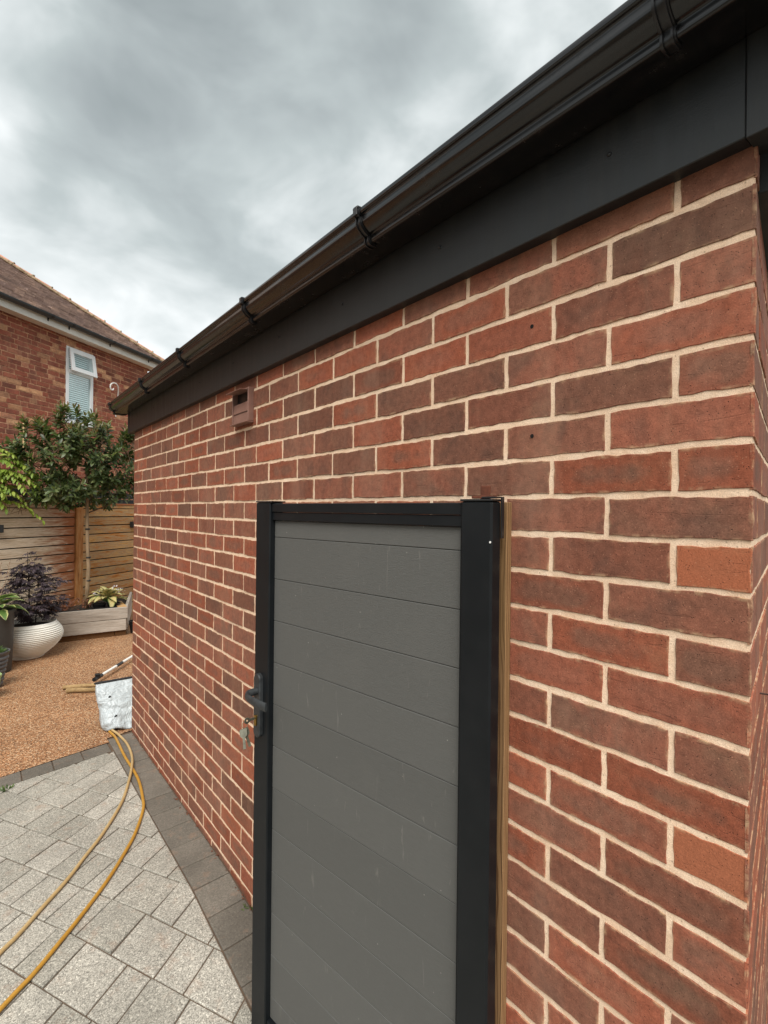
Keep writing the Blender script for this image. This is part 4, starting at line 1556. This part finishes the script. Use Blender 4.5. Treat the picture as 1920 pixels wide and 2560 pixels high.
maple = thing('purple_maple', 'small dark purple lace leaf maple growing in the cream bowl', 'shrub', (-0.44, 6.30, 0.30))
mk = MB()
mk.tube([(0.02, 0, 0), (0.015, 0, 0.25), (0.01, 0.0, 0.45), (0.0, 0, 0.62), (-0.005, 0, 0.80)], [0.009, 0.008, 0.006, 0.0045, 0.002], 6)
mk.tube([(0.07, 0.02, 0), (0.08, 0.0, 0.22), (0.09, 0.0, 0.40), (0.10, 0, 0.68)], [0.007, 0.006, 0.004, 0.0015], 6)
P, D, N, L = [], [], [], []
mt_ = []
for i in range(150):
    a = npr.uniform(0, 6.28)
    t = npr.random()
    hz = 0.10 + 0.52 * t
    rad_ = (0.345 * (1 - (abs(t - 0.42) / 0.75) ** 2)) * npr.uniform(0.35, 1.0) ** 0.6
    mt_.append(np.array([0.03 + math.cos(a) * rad_, math.sin(a) * rad_ * 0.9, hz + 0.05 * math.cos(rad_ * 6)]))
for z_ in (0.66, 0.72, 0.79):
    mt_.append(np.array([0.0, 0, z_]))
mt_.append(np.array([0.10, 0, 0.66]))
mt_ += [np.array([-0.25, 0.0, 0.60]), np.array([-0.15, -0.05, 0.62]), np.array([0.30, 0.02, 0.50]), np.array([0.34, -0.03, 0.47])]
for e in mt_:
    c0_ = np.array([0.03, 0, max(0.05, e[2] - 0.08)])
    mk.tube([c0_, (c0_ + e) / 2 + np.array([0, 0, 0.02]), e], 0.0015, 4, False)
    out = unit(np.array([e[0] - 0.03, e[1], 0.0]) + 1e-4)
    for j in range(7):
        b = e - out * npr.uniform(0, 0.09) + npr.normal(size=3) * np.array([0.025, 0.025, 0.010])
        hd_ = unit(out + npr.normal(size=3) * np.array([0.7, 0.7, 0.15]))
        for q_ in range(5):
            an = (q_ - 2) * 0.5
            d_ = np.array([hd_[0] * math.cos(an) - hd_[1] * math.sin(an), hd_[0] * math.sin(an) + hd_[1] * math.cos(an), -0.20])
            P.append(b)
            D.append(d_)
            N.append(np.array([0, 0, 1.0]) + npr.normal(size=3) * 0.25)
            L.append(npr.uniform(0.035, 0.060))
L = np.array(L)
mk.build('stems', mk_simple('dark_maple_bark', (0.03, 0.022, 0.02), 0.8), maple)
tag(link('foliage', leaf_mesh('foliage', M_MAPLE, P, D, N, L, L * 0.22, 0.35, 0.15), maple), kind='stuff')

M_DARKPOT = mk_simple('dark_graphite_pot', (0.040, 0.038, 0.034), 0.6, 6, 0.35, 0.15, 90)
tp = MB().lathe([(0.138, 0.0), (0.145, 0.01), (0.158, 0.30), (0.162, 0.55), (0.166, 0.565), (0.166, 0.585), (0.150, 0.585), (0.148, 0.54)], 40)
tall = tp.build('tall_pot', M_DARKPOT, None, Matrix.Translation((-0.735, 5.88, 0)), True, 40)
tag(tall, 'tall dark grey cylindrical pot at the left edge holding the variegated hosta', 'pot')
MB().lathe([(0.001, 0.548), (0.148, 0.545)], 24, None, False, False).build('soil', M_SOIL, tall)
h1 = thing('variegated_hosta', 'variegated green hosta with cream leaf edges in the tall dark pot', 'plant', (-0.735, 5.88, 0.54))
hosta(h1, M_HOSTA1, 22, (0, 0, 0.02), 0.21, 0.105, 5, 0.10, (-2, 62))
sk = MB()
for dx, dy in ((0.055, -0.02), (0.13, 0.05)):
    sk.tube([(0, 0, 0.02), (dx * 0.7, dy, 0.30), (dx, dy, 0.52)], [0.003, 0.0025, 0.0012], 5, False)
    for i in range(9):
        z_ = 0.24 + 0.03 * i
        sk.tube([(dx * 0.9, dy, z_), (dx * 0.9 + 0.012 * (-1) ** i, dy, z_ + 0.012)], [0.002, 0.0035], 5)
sk.build('seed_stems', mk_simple('dry_stem', srgb(140, 112, 90), 0.8), h1)

M_GREYPOT = mk_simple('grey_ribbed_plastic', (0.085, 0.085, 0.088), 0.5, 8, 0.2)
pr = [(0.058, 0.0)]
for i in range(7):
    t = i / 7
    b_ = 0.060 + 0.046 * t
    pr += [(b_, 0.012 + 0.26 * t), (b_ + 0.009, 0.022 + 0.26 * t), (b_ + 0.009, 0.040 + 0.26 * t), (b_ + 0.003, 0.047 + 0.26 * t)]
pr += [(0.112, 0.29), (0.117, 0.295), (0.117, 0.312), (0.108, 0.312), (0.104, 0.28)]
rp_ = MB().lathe(pr, 36).build('ribbed_pot', M_GREYPOT, None, Matrix.Translation((-0.742, 5.36, 0)), True, 50)
tag(rp_, 'small mid grey ribbed pot in front of the tall dark pot', 'pot')
MB().lathe([(0.001, 0.285), (0.105, 0.283)], 24, None, False, False).build('soil', M_SOIL, rp_)
sm_ = thing('small_green_plant', 'small green bushy plant in the grey ribbed pot', 'plant', (-0.742, 5.36, 0.285))
P, D, N, L = [], [], [], []
for i in range(230):
    a = rand_dirs(1)[0]
    a[2] = abs(a[2])
    P.append(a * np.array([0.085, 0.085, 0.045]) * npr.uniform(0.2, 1))
    D.append(a + np.array([0, 0, 0.35]))
    N.append(rand_dirs(1)[0] + np.array([0, 0, 0.8]))
    L.append(npr.uniform(0.03, 0.055))
L = np.array(L)
tag(link('foliage', leaf_mesh('foliage', M_GREEN, P, D, N, L, L * 0.28), sm_), kind='stuff')
gp_ = MB().lathe([(0.07, 0.0), (0.088, 0.16), (0.094, 0.165), (0.094, 0.185), (0.084, 0.185), (0.080, 0.15)], 32).build(
    'green_pot', mk_simple('pale_green_glaze', (0.30, 0.42, 0.18), 0.4, 8, 0.1), None, Matrix.Translation((-0.788, 5.06, 0)), True, 40)
tag(gp_, 'pale green pot cut off by the left edge of the view', 'pot')
MB().lathe([(0.001, 0.15), (0.081, 0.152)], 20, None, False, False).build('soil', M_SOIL, gp_)
bp2 = MB().lathe([(0.06, 0.0), (0.08, 0.11), (0.086, 0.112), (0.086, 0.125), (0.076, 0.125), (0.074, 0.10)], 24).mesh('plant_pot', M_BLACKPL, True, 40)
for z_, lb in ((0.0, 'black plastic pot on the gravel beside the raised bed, lower of two'), (0.03, 'black plastic pot nested in another beside the raised bed')):
    tag(link('stacked_pot', bp2, None, Matrix.Translation((0.725, 6.79, z_))), lb, 'pot', 'black pots beside the raised bed')

# ------------------------------------------------------------------ bag, sticks, pole and hoses
M_BAG, kb = new_mat('silver_plastic_sack')
Pb = objco(kb)
nb1 = kb.noise(Pb, 9, 3, 0.5, 2.2)
nb2 = kb.noise(Pb, 26, 3, 0.5, 1.6)
finish(kb, kb.mix(nb1, (0.34, 0.385, 0.405), (0.46, 0.51, 0.53)), 0.36, kb.math('ADD', nb1, kb.math('MULTIPLY', nb2, 0.4)), 0.9, 0.02, 0.5)
bag = thing('silver_bag', 'crumpled silver white plastic sack with a black rim at the far wall corner', 'bag', (-0.02, 3.93, 0.0))
bg_ = MB()
NZ, NA = 26, 56
rings = []
for i in range(NZ + 1):
    t = i / NZ
    hw_ = 0.135 + 0.060 * t
    hd_ = 0.112 * (1 - t) ** 0.7 + 0.007
    cyo = -0.075 + 0.085 * t
    ring_ = []
    for j in range(NA):
        a = 2 * PI * j / NA
        ca, sa = math.cos(a), math.sin(a)
        sq = (abs(ca) ** 4 + abs(sa) ** 4) ** -0.25
        x_, y_ = ca * sq * hw_, sa * sq * hd_
        p = Vector((x_ * 9, y_ * 9, t * 3.2))
        dn = 0.014 * mnoise.noise(p) + 0.014 * mnoise.noise(p * 2.7 + Vector((3, 1, 7))) + 0.010 * abs(mnoise.noise(p * 1.6 + Vector((9, 2, 1))))
        k_ = (1 - 0.5 * t) * (0.1 if t > 0.97 else 1)
        rim_dip = (0.012 * math.sin(a * 3 + 1) + 0.010 * math.sin(a * 5)) * (1 - t)
        ring_.append((x_ + ca * dn * k_ + 0.02 * t - 0.0, y_ + sa * dn * k_ + cyo, max(0.004, 0.006 + t * 0.295 + rim_dip)))
    rings.append(ring_)
vs_ = [p for rg in rings for p in rg]
fs_ = [(i * NA + j, i * NA + (j + 1) % NA, (i + 1) * NA + (j + 1) % NA, (i + 1) * NA + j) for i in range(NZ) for j in range(NA)]
fs_.append(tuple(range(NA - 1, -1, -1)))
bg_.add(vs_, fs_)
bg_.build('sack', M_BAG, bag, None, True)
rm = rings[-1]
MB().tube([(p[0], p[1], p[2] + 0.002) for p in rm] + [(rm[0][0], rm[0][1], rm[0][2] + 0.002)], 0.0065, 6, False).build('rim', M_BLACKPL, bag)
for (dx, dz) in ((-0.085, 0.222), (-0.060, 0.100)):
    j = min(range(len(vs_)), key=lambda q_: abs(vs_[q_][0] - dx) + abs(vs_[q_][2] - dz) + (5 if vs_[q_][1] > 0 else 0))
    v = vs_[j]
    MB().box(-0.006, 0.006, -0.006, -0.001, -0.012, 0.012, Matrix.Translation(v) @ Matrix.Rotation(0.4, 4, 'Y') @ Matrix.Rotation(0.5, 4, 'X'), 0.001).build('strap_slot', M_BLACKPL, bag)

for i, (p, q, rd, lb) in enumerate((((-0.275, 4.93), (0.30, 4.70), 0.019, 'rough wooden stick on the gravel behind the silver sack, farther of two'),
                                    ((-0.262, 4.815), (0.28, 4.50), 0.021, 'rough wooden stick on the gravel behind the silver sack, nearer of two'))):
    pts, rds = [], []
    rs = random.Random(40 + i)
    for t in np.linspace(0, 1, 12):
        pts.append((p[0] + (q[0] - p[0]) * t + rs.uniform(-.004, .004), p[1] + (q[1] - p[1]) * t + rs.uniform(-.004, .004), rd + 0.001 + rs.uniform(0, .004)))
        rds.append(rd * rs.uniform(0.82, 1.0))
    tag(MB().tube(pts, rds, 9).build('wooden_stick', M_STICK, None, None, True), lb, 'stick', 'sticks behind the sack')

pole = thing('striped_pole', 'thin black and white banded pole lying on the gravel behind the sack', 'pole')
pd0, pd1 = np.array([-0.045, 4.90, 0.05]), np.array([0.85, 6.10, 0.05])
seg = [(0, 0.13, 'b', 0.018), (0.13, 0.40, 'w', 0.013), (0.40, 0.52, 'b', 0.015), (0.52, 1.1, 'w', 0.013)]
dv = unit(pd1 - pd0)
MW = mk_simple('white_pole_paint', (0.75, 0.74, 0.70), 0.45, 30, 0.1)
for a, b, c, rd in seg:
    MB().tube([pd0 + dv * (a + 0.0005), pd0 + dv * b], rd, 12).build('black_grip' if c == 'b' else 'white_tube', M_BLACKPL if c == 'b' else MW, pole)
MB().box(-0.02, 0.02, -0.02, 0.02, 0.0, 0.036, Matrix.Translation(pd0 + dv * 0.06), 0.003).build('foot_block', M_BLACKPL, pole)
MB().box(-0.02, 0.02, -0.02, 0.02, 0.0, 0.037, Matrix.Translation(pd0 + dv * 0.95), 0.003).build('foot_block', M_BLACKPL, pole)


def spline(pts, n=8):
    P_ = [np.array(p, float) for p in pts]
    P_ = [2 * P_[0] - P_[1]] + P_ + [2 * P_[-1] - P_[-2]]
    out = []
    for i in range(1, len(P_) - 2):
        for t in np.linspace(0, 1, n, endpoint=False):
            a, b, c, d_ = P_[i - 1:i + 3]
            out.append(0.5 * ((2 * b) + (c - a) * t + (2 * a - 5 * b + 4 * c - d_) * t * t + (3 * b - a - 3 * c + d_) * t ** 3))
    out.append(P_[-2])
    return out


def mk_hose(name, c1, c2):
    m, k = new_mat(name)
    P = pos(k)
    n1 = k.noise(P, 9, 4, 0.6)
    n2 = k.noise(P, 90, 3, 0.6)
    c = k.mix(n1, c1, c2)
    c = k.mix(k.ramp(n2, [(0.5, 0.0), (0.8, 0.4)]), c, tuple(v * 0.4 for v in c1))
    finish(k, c, 0.42, n2, 0.1, 0.001, 0.5)
    return m


H1 = [(-0.05, 4.02), (-0.119, 3.90), (-0.122, 3.78), (-0.096, 3.655), (-0.079, 3.482), (-0.092, 3.284), (-0.125, 3.121), (-0.175, 2.964), (-0.237, 2.792), (-0.299, 2.663), (-0.396, 2.496), (-0.485, 2.369),
      (-0.563, 2.256), (-0.662, 2.136), (-0.748, 2.031), (-0.799, 1.98), (-0.95, 1.80), (-1.2, 1.60)]
H2 = [(-0.08, 4.02), (-0.130, 3.86), (-0.131, 3.749), (-0.120, 3.64), (-0.122, 3.515), (-0.130, 3.285), (-0.128, 3.073), (-0.134, 2.909), (-0.158, 2.732), (-0.178, 2.628), (-0.221, 2.514), (-0.279, 2.391),
      (-0.335, 2.297), (-0.394, 2.204), (-0.463, 2.107), (-0.553, 1.995), (-0.631, 1.905), (-0.712, 1.823), (-0.761, 1.783), (-0.806, 1.745), (-0.95, 1.62), (-1.2, 1.42)]
for pts, mt, lb, zl in ((H1, mk_hose('pale_yellow_hose', srgb(186, 162, 116), srgb(164, 136, 90)), 'pale straw coloured hose curving over the paving from under the sack', 0.0),
                        (H2, mk_hose('deep_yellow_hose', srgb(184, 140, 56), srgb(158, 114, 40)), 'deep yellow hose curving over the paving, nearer the gate', 0.0)):
    sp3 = spline(pts, 7)
    path = []
    for p in sp3:
        lift = 0.0
        if pts is H1:
            dmin = min(math.hypot(p[0] - q[0], p[1] - q[1]) for q in spline(H2, 7))
            lift = 0.014 * max(0.0, 1 - dmin / 0.035)
        path.append((p[0], p[1], 0.0085 + lift + gz(p[1])))
    tag(MB().tube(path, 0.0078, 10).build('garden_hose', mt, None, None, True), lb, 'hose', 'hoses on the paving')

# weeds and litter
def weed(name, lb, x_, y_, n_, L0):
    P, D, N, L = [], [], [], []
    for i in range(n_):
        a = rand_dirs(1)[0]
        a[2] = abs(a[2]) + 0.2
        P.append(np.array([x_, y_, gz(y_) - 0.004]) + npr.normal(size=3) * np.array([0.02, 0.008, 0]))
        D.append(a)
        N.append(np.array([0, 0, 1.0]) + npr.normal(size=3) * 0.4)
        L.append(npr.uniform(L0 * 0.5, L0))
    L = np.array(L)
    tag(link(name, leaf_mesh(name, M_GREEN, P, D, N, L, L * 0.22)), lb, 'weed')
weed('weed_tuft', 'small green weed in the paving joint by the kerb at the left', -0.74, 3.275, 26, 0.05)
weed('weed_tuft', 'tiny green weed at the foot of the brick wall beside the gate', -0.012, 1.69, 16, 0.03)
P, D, N, L = [], [], [], []
for i in range(90):
    if i < 60:
        yy_ = npr.uniform(1.2, 3.65)
        P.append((npr.uniform(-0.022, -0.004), yy_, 0.002 + gz(yy_)))
    else:
        P.append((npr.uniform(-0.7, 0.4), npr.uniform(3.75, 6.5), 0.003))
    D.append(rand_dirs(1)[0] * np.array([1, 1, 0.1]))
    N.append((0, 0, 1))
    L.append(npr.uniform(0.006, 0.02))
L = np.array(L)
tag(link('leaf_litter', leaf_mesh('leaf_litter', M_RUSTY, P, D, N, L, L * 0.5, 0.1, 0.1)), 'scattered brown leaf litter along the wall foot and gravel', 'litter', kind='stuff')

# ------------------------------------------------------------------ neighbouring house
HO = (-0.602, 9.212)
FH = frame(HO[0], HO[1], FD[0], FD[1])
house = thing('brick_house', 'old red brick house with tiled hip roof beyond the fence', 'house', M=FH)
SE, PITCHR = 3.42, R(36.5)
hw_end = SE - 0.26
TP = math.tan(PITCHR)
ZE = 4.575
hc = MB()
WX0, WX1, WZ0, WZ1 = 1.146, 1.731, 3.00, 4.296
hc.box(-7.0, WX0, 0.004, 0.30, -0.30, 4.60)
hc.box(WX1, hw_end, 0.004, 0.30, -0.30, 4.60)
hc.box(WX0, WX1, 0.004, 0.30, -0.30, WZ0)
hc.box(WX0, WX1, 0.004, 0.30, WZ1, 4.60)
hc.box(hw_end - 0.3, hw_end, 0.301, 6.4, -0.30, 4.60)
hc.box(-7.0, -6.7, 0.301, 6.4, -0.30, 4.60)
hwall = hc.build('wall', M_HMORTAR, house)
HS = [brick_mesh('brick', 0.217, 0.066, 300 + i, M_HBRICK, nl=4, ns=2, jit=0.0024, depth=0.02, ch=0.003) for i in range(8)]
HH = [brick_mesh('brick', 0.104, 0.066, 330 + i, M_HBRICK, nl=3, ns=2, jit=0.0024, depth=0.02, ch=0.003) for i in range(5)]
HQ = [brick_mesh('brick', 0.050, 0.066, 350 + i, M_HBRICK, nl=2, ns=2, jit=0.002, depth=0.02, ch=0.003) for i in range(3)]
hcand = []
rh = random.Random(17)
zc = 1.40
row = 0
while zc < 4.55:
    x_ = -2.4 + (0.0 if row % 2 else 0.1625) + rh.uniform(-0.02, 0.02)
    step = 0
    while x_ < hw_end - 0.02:
        if row % 3 == 0:
            wdt = 0.217 if step % 2 else 0.104
        else:
            wdt = 0.217 if rh.random() < 0.86 else 0.104
        step += 1
        x2 = x_ + wdt
        for lim0, lim1 in ((WX0, WX1),):
            if zc + 0.033 > WZ0 and zc - 0.033 < WZ1 and x_ < lim1 and x2 > lim0:
                if x_ < lim0 - 0.04:
                    x2 = lim0
                elif x2 > lim1 + 0.04:
                    x_ = lim1
                else:
                    x2 = None
        if x2 is None or x2 > hw_end + 0.12:
            x_ += wdt + 0.010
            continue
        wv = x2 - x_
        me = HS if wv > 0.16 else (HH if wv > 0.075 else HQ)
        nom = 0.217 if me is HS else (0.104 if me is HH else 0.05)
        loc = ((x_ + x2) / 2, rh.uniform(-0.003, 0.002), zc + rh.uniform(-0.002, 0.002))
        q = project(FH @ Vector(loc))
        ar = 0
        if q and -15 < q[0] < 430 and q[1] < 1215:
            ar = wv * 0.066 / q[2] ** 2
            if 60 < q[0] < 330 and q[1] > 1075:
                ar *= 0.05
        hcand.append((ar, rh.choice(me), loc, rh.uniform(-0.006, 0.006), wv / nom))
        x_ = x2 + 0.010
    zc += 0.0762
    row += 1
hcand.sort(key=lambda c_: -c_[0])
hrest = []
for i, (ar, me, loc, tl, sx) in enumerate(hcand):
    if i < 300 and ar > 0:
        o = link('brick', me, hwall, Matrix.Translation(loc) @ Matrix.Rotation(tl, 4, 'Y') @ Matrix.Scale(sx, 4, (1, 0, 0)))
    else:
        hrest.append((me, loc, tl))
merge_bricks('bricks_small_in_view', hrest, M_HBRICK, hwall)
# window
M_UPVC = mk_simple('white_window_plastic', (0.74, 0.76, 0.77), 0.35, 4, 0.05)
M_GLASS, kg = new_mat('window_glass')
tp_ = kg.n('ShaderNodeBsdfTransparent', {'Color': (0.88, 0.94, 0.94, 1)})
gy = kg.n('ShaderNodeBsdfGlossy', {'Color': (1, 1, 1, 1), 'Roughness': 0.02})
kg.n('ShaderNodeOutputMaterial', {0: kg.n('ShaderNodeMixShader', {0: 0.12, 1: tp_, 2: gy})}, None)
win = MB()
fw = 0.062
win.box(WX0 + 0.002, WX0 + fw, -0.012, 0.05, WZ0, WZ1, c=0.004)
win.box(WX1 - fw, WX1 - 0.002, -0.012, 0.05, WZ0, WZ1, c=0.004)
win.box(WX0 + fw, WX1 - fw, -0.011, 0.05, WZ1 - fw, WZ1 - 0.001, c=0.003)
win.box(WX0 + fw, WX1 - fw, -0.011, 0.05, 3.855, 3.925, c=0.003)
win.box(WX0 + fw, WX1 - fw, -0.011, 0.05, WZ0, WZ0 + fw, c=0.003)
window = win.build('window', M_UPVC, house)
MB().box(WX0 + 0.003, WX1 - 0.003, 0.0505, 0.075, WZ0 + 0.002, WZ1 - 0.002).build('room_shade_panel', mk_simple('room_shade', (0.28, 0.35, 0.36), 0.9), window)  # flat panel behind the blinds; the room's dimness is put into its colour
MB().box(WX0 + fw, WX1 - fw, 0.010, 0.014, WZ0 + fw, 3.855).build('pane', M_GLASS, window)
z_ = 3.845
M_SLAT = mk_simple('pale_blind_slat', (0.80, 0.88, 0.88), 0.5)
sl = MB()
sl.box(WX0 + fw + 0.004, WX1 - fw - 0.004, -0.001, 0.001, -0.0135, 0.0135)
slme = sl.mesh('blind_slat', M_SLAT)
while z_ > WZ0 + 0.1:
    link('blind_slat', slme, window, Matrix.Translation((0, 0.030, z_)) @ Matrix.Rotation(R(-28), 4, 'X'))
    z_ -= 0.036
sash = MB()
sw = 0.075
X0, X1, Z0, Z1 = WX0 + 0.035, WX1 - 0.004, 3.875, 4.268
Ms = Matrix.Translation((0, -0.016, Z1)) @ Matrix.Rotation(R(-9), 4, 'X')
hgt = Z1 - Z0
sash.box(X0, X0 + sw, -0.03, 0.0, -hgt, 0, c=0.004)
sash.box(X1 - sw, X1, -0.03, 0.0, -hgt, 0, c=0.004)
sash.box(X0 + sw, X1 - sw, -0.029, 0.0, -sw, -0.001, c=0.004)
sash.box(X0 + sw, X1 - sw, -0.029, 0.0, -hgt + 0.001, -hgt + sw, c=0.004)
so_ = sash.build('open_sash', M_UPVC, window, Ms)
MB().box(X0 + sw, X1 - sw, -0.016, -0.012, -hgt + sw, -sw).build('top_pane', M_GLASS, window, Ms)
z_ = 4.21
for i in range(8):
    link('blind_slat', slme, window, Matrix.Translation((0, 0.030, z_)) @ Matrix.Rotation(R(-28), 4, 'X'))
    z_ -= 0.036
# eaves
M_WHITEB = mk_simple('white_fascia_paint', (0.70, 0.69, 0.64), 0.55, 3, 0.10, 0.1, 40)
MB().box(-7.0, SE - 0.09, -0.185, -0.165, 4.440, 4.625, c=0.002).build('fascia_board', M_WHITEB, house)
MB().box(-7.0, SE - 0.11, -0.164, -0.001, 4.446, 4.456).build('soffit', M_WHITEB, house)
MB().box(SE - 0.108, SE - 0.088, -0.164, 6.5, 4.44, 4.625, c=0.002).build('fascia_board', M_WHITEB, house)
hg = MB()
arc = [(-0.245 + 0.055 * math.cos(a), 4.590 + 0.055 * math.sin(a)) for a in np.linspace(PI, 2 * PI, 13)]
arci = [(-0.245 + 0.051 * math.cos(a), 4.590 + 0.051 * math.sin(a)) for a in np.linspace(PI, 2 * PI, 13)]
lp3 = arc + arci[::-1]
n = len(lp3)
hg.add([(-7.0, p[0], p[1]) for p in lp3] + [(SE - 0.03, p[0], p[1]) for p in lp3],
       [(i, n + i, n + (i + 1) % n, (i + 1) % n) for i in range(n)] + [(n + i, n + i + 1, 2 * n - 2 - i, 2 * n - 1 - i) for i in range(12)])
M_HGUT = mk_simple('weathered_black_gutter', (0.028, 0.032, 0.036), 0.45, 6, 0.3)
hgut = hg.build('gutter', M_HGUT, house, None, True, 40)
bb = MB()
arcb = [(-0.245 + 0.061 * math.cos(a), 4.590 + 0.061 * math.sin(a)) for a in np.linspace(PI, 2 * PI, 9)]
arcc = [(-0.245 + 0.0556 * math.cos(a), 4.590 + 0.0556 * math.sin(a)) for a in np.linspace(PI, 2 * PI, 9)]
lp4 = arcb + arcc[::-1]
n = len(lp4)
bb.add([(-0.02, p[0], p[1]) for p in lp4] + [(0.02, p[0], p[1]) for p in lp4],
       [(i, n + i, n + (i + 1) % n, (i + 1) % n) for i in range(n)] + [(n + i, n + i + 1, 2 * n - 2 - i, 2 * n - 1 - i) for i in range(8)] + [(i + 1, i, n - 1 - i, n - 2 - i) for i in range(8)])
bb.box(-0.012, 0.012, -0.19, -0.186, 4.50, 4.61)
bbm = bb.mesh('gutter_bracket', M_BLACKPL)
for sx in (-0.9, 0.62, 1.02, 1.92, 2.95):
    link('gutter_bracket', bbm, hgut, Matrix.Translation((sx, 0, 0)))
# roof tiles: stepped courses of plain tiles on the front slope
def mk_tile():
    m, k = new_mat('weathered_plain_tile')
    P = pos(k)
    r = rnd(k)
    c = k.ramp(r, [(0.0, srgb(138, 120, 112)), (0.4, srgb(172, 152, 142)), (0.7, srgb(156, 138, 132)), (1.0, srgb(192, 170, 156))])
    n1 = k.noise(P, 3.0, 5, 0.65)
    c = k.mix(k.ramp(n1, [(0.5, 0.0), (0.75, 0.45)]), c, srgb(92, 84, 82))
    n2 = k.noise(P, 25, 4, 0.6)
    c = k.mix(1.0, c, k.ramp(n2, [(0.3, 0.8), (0.7, 1.25)]), 'MULTIPLY')
    finish(k, c, 0.9, n2, 0.4, 0.01, 0.2)
    return m
M_TILE = mk_tile()
ca, sa = math.cos(PITCHR), math.sin(PITCHR)
deck = MB()
E0 = -0.26
deck.add([(-7, E0, ZE), (SE, E0, ZE), (SE - 3.4, E0 + 3.4, ZE + 3.4 * TP), (-7, E0 + 3.4, ZE + 3.4 * TP),
          (SE, E0 + 6.8, ZE), (-7, E0 + 6.8, ZE)],
         [(0, 1, 2, 3), (1, 4, 2), (3, 2, 4, 5), (0, 3, 5)])
roof = deck.build('roof', M_TILE, house)
tl_ = MB()
rt = random.Random(23)
gz = 0.098
nc = int(3.38 / ca / gz)
for c in range(nc):
    u0 = c * gz
    t0 = u0 * ca
    x1 = SE - t0
    x_ = -1.6 + (0.083 if c % 2 else 0.0)
    while x_ < x1 - 0.01:
        xe = min(x_ + 0.163, x1 - 0.004)
        lift = 0.026 + rt.uniform(0, 0.006)
        ub, ut = u0 - 0.004 + rt.uniform(-0.003, 0.003), u0 + gz + 0.02
        vs_ = []
        for uu, hh_ in ((ub, 0.003), (ub, lift + 0.006), (ut, 0.006)):
            for xx in (x_, xe):
                vs_.append((xx, E0 + uu * ca - hh_ * sa, ZE + uu * sa + hh_ * ca))
        tl_.add(vs_, [(0, 1, 3, 2), (2, 3, 5, 4), (0, 2, 4), (1, 5, 3)])
        x_ += 0.166
tag(tl_.build('roof_tiles', M_TILE, roof), kind='stuff')
M_HIP = mk_simple('pink_clay_hip_tile', srgb(178, 128, 108), 0.85, 7, 0.35, 0.5, 40, 0.2, bd=0.01)
M_CEM = mk_simple('cement_bedding', srgb(150, 132, 108), 0.95, 20, 0.35, 0.8, 40, 0.2, bd=0.02)
hv = Vector((-1, 1, TP)).normalized()
hl = Vector((1, 1, 0)).normalized()
hn = hv.cross(hl)
if hn.z < 0:
    hn = -hn
HL = 0.33
for i in range(14):
    b0 = Vector((SE, E0, ZE)) + hv * (0.02 + i * HL) + hn * 0.012
    hb_ = MB()
    prof, path = [], []
    for s_, rd in ((0.0, 0.105), (HL + 0.03, 0.088)):
        loop = [hl * (math.cos(a) * rd) + hn * (math.sin(a) * rd * 0.62) for a in np.linspace(0, PI, 9)]
        loop += [hl * (math.cos(a) * (rd - 0.014)) + hn * (math.sin(a) * (rd - 0.014) * 0.62) for a in np.linspace(PI, 0, 9)]
        prof.append([tuple(v) for v in loop])
        path.append(tuple(b0 + hv * s_))
    hb_.sweep(prof, path, True, False)
    hb_.build('hip_tile', M_HIP, roof, None, True, 40)
    cm = MB()
    pts = []
    for j in range(6):
        pts.append(b0 + hv * (HL * j / 5) - hl * (0.10 + rt.uniform(-0.012, 0.02)) - hn * 0.005)
    cm.tube(pts, [rt.uniform(0.018, 0.034) for _ in pts], 6)
    cm.tube([b0 + hl * (math.cos(a) * 0.098) + hn * (math.sin(a) * 0.068) + hv * rt.uniform(-0.01, 0.01) for a in np.linspace(0.3, PI - 0.1, 7)], [rt.uniform(0.010, 0.019) for _ in range(7)], 6)
    cm.build('mortar_bedding', M_CEM, roof)

# white scrolled bracket on the house wall
br = thing('hanging_basket_bracket', 'white scrolled metal bracket on the house wall right of the window', 'bracket', M=FH @ Matrix.Translation((2.28, 0, 3.55)))
MB().box(-0.012, 0.012, -0.010, -0.003, -0.25, 0.10, c=0.002).build('back_plate', MW, br)
pts = [(0.0, -0.01, -0.1), (-0.02, -0.06, 0.10), (-0.07, -0.12, 0.235), (-0.14, -0.15, 0.315), (-0.22, -0.15, 0.325), (-0.285, -0.15, 0.29), (-0.305, -0.15, 0.235), (-0.28, -0.15, 0.19), (-0.24, -0.15, 0.195), (-0.225, -0.15, 0.225)]
MB().tube(spline(pts, 6), 0.012, 8).build('scroll', MW, br, None, True)
pp = MB().tube([(2.45, -0.06, 2.56), (3.0, -0.06, 2.47)], 0.02, 8)
tag(pp.build('black_pipe', M_BLACKPL, None, FH, True), 'thin black pipe on the house wall behind the evergreen tree', 'pipe')
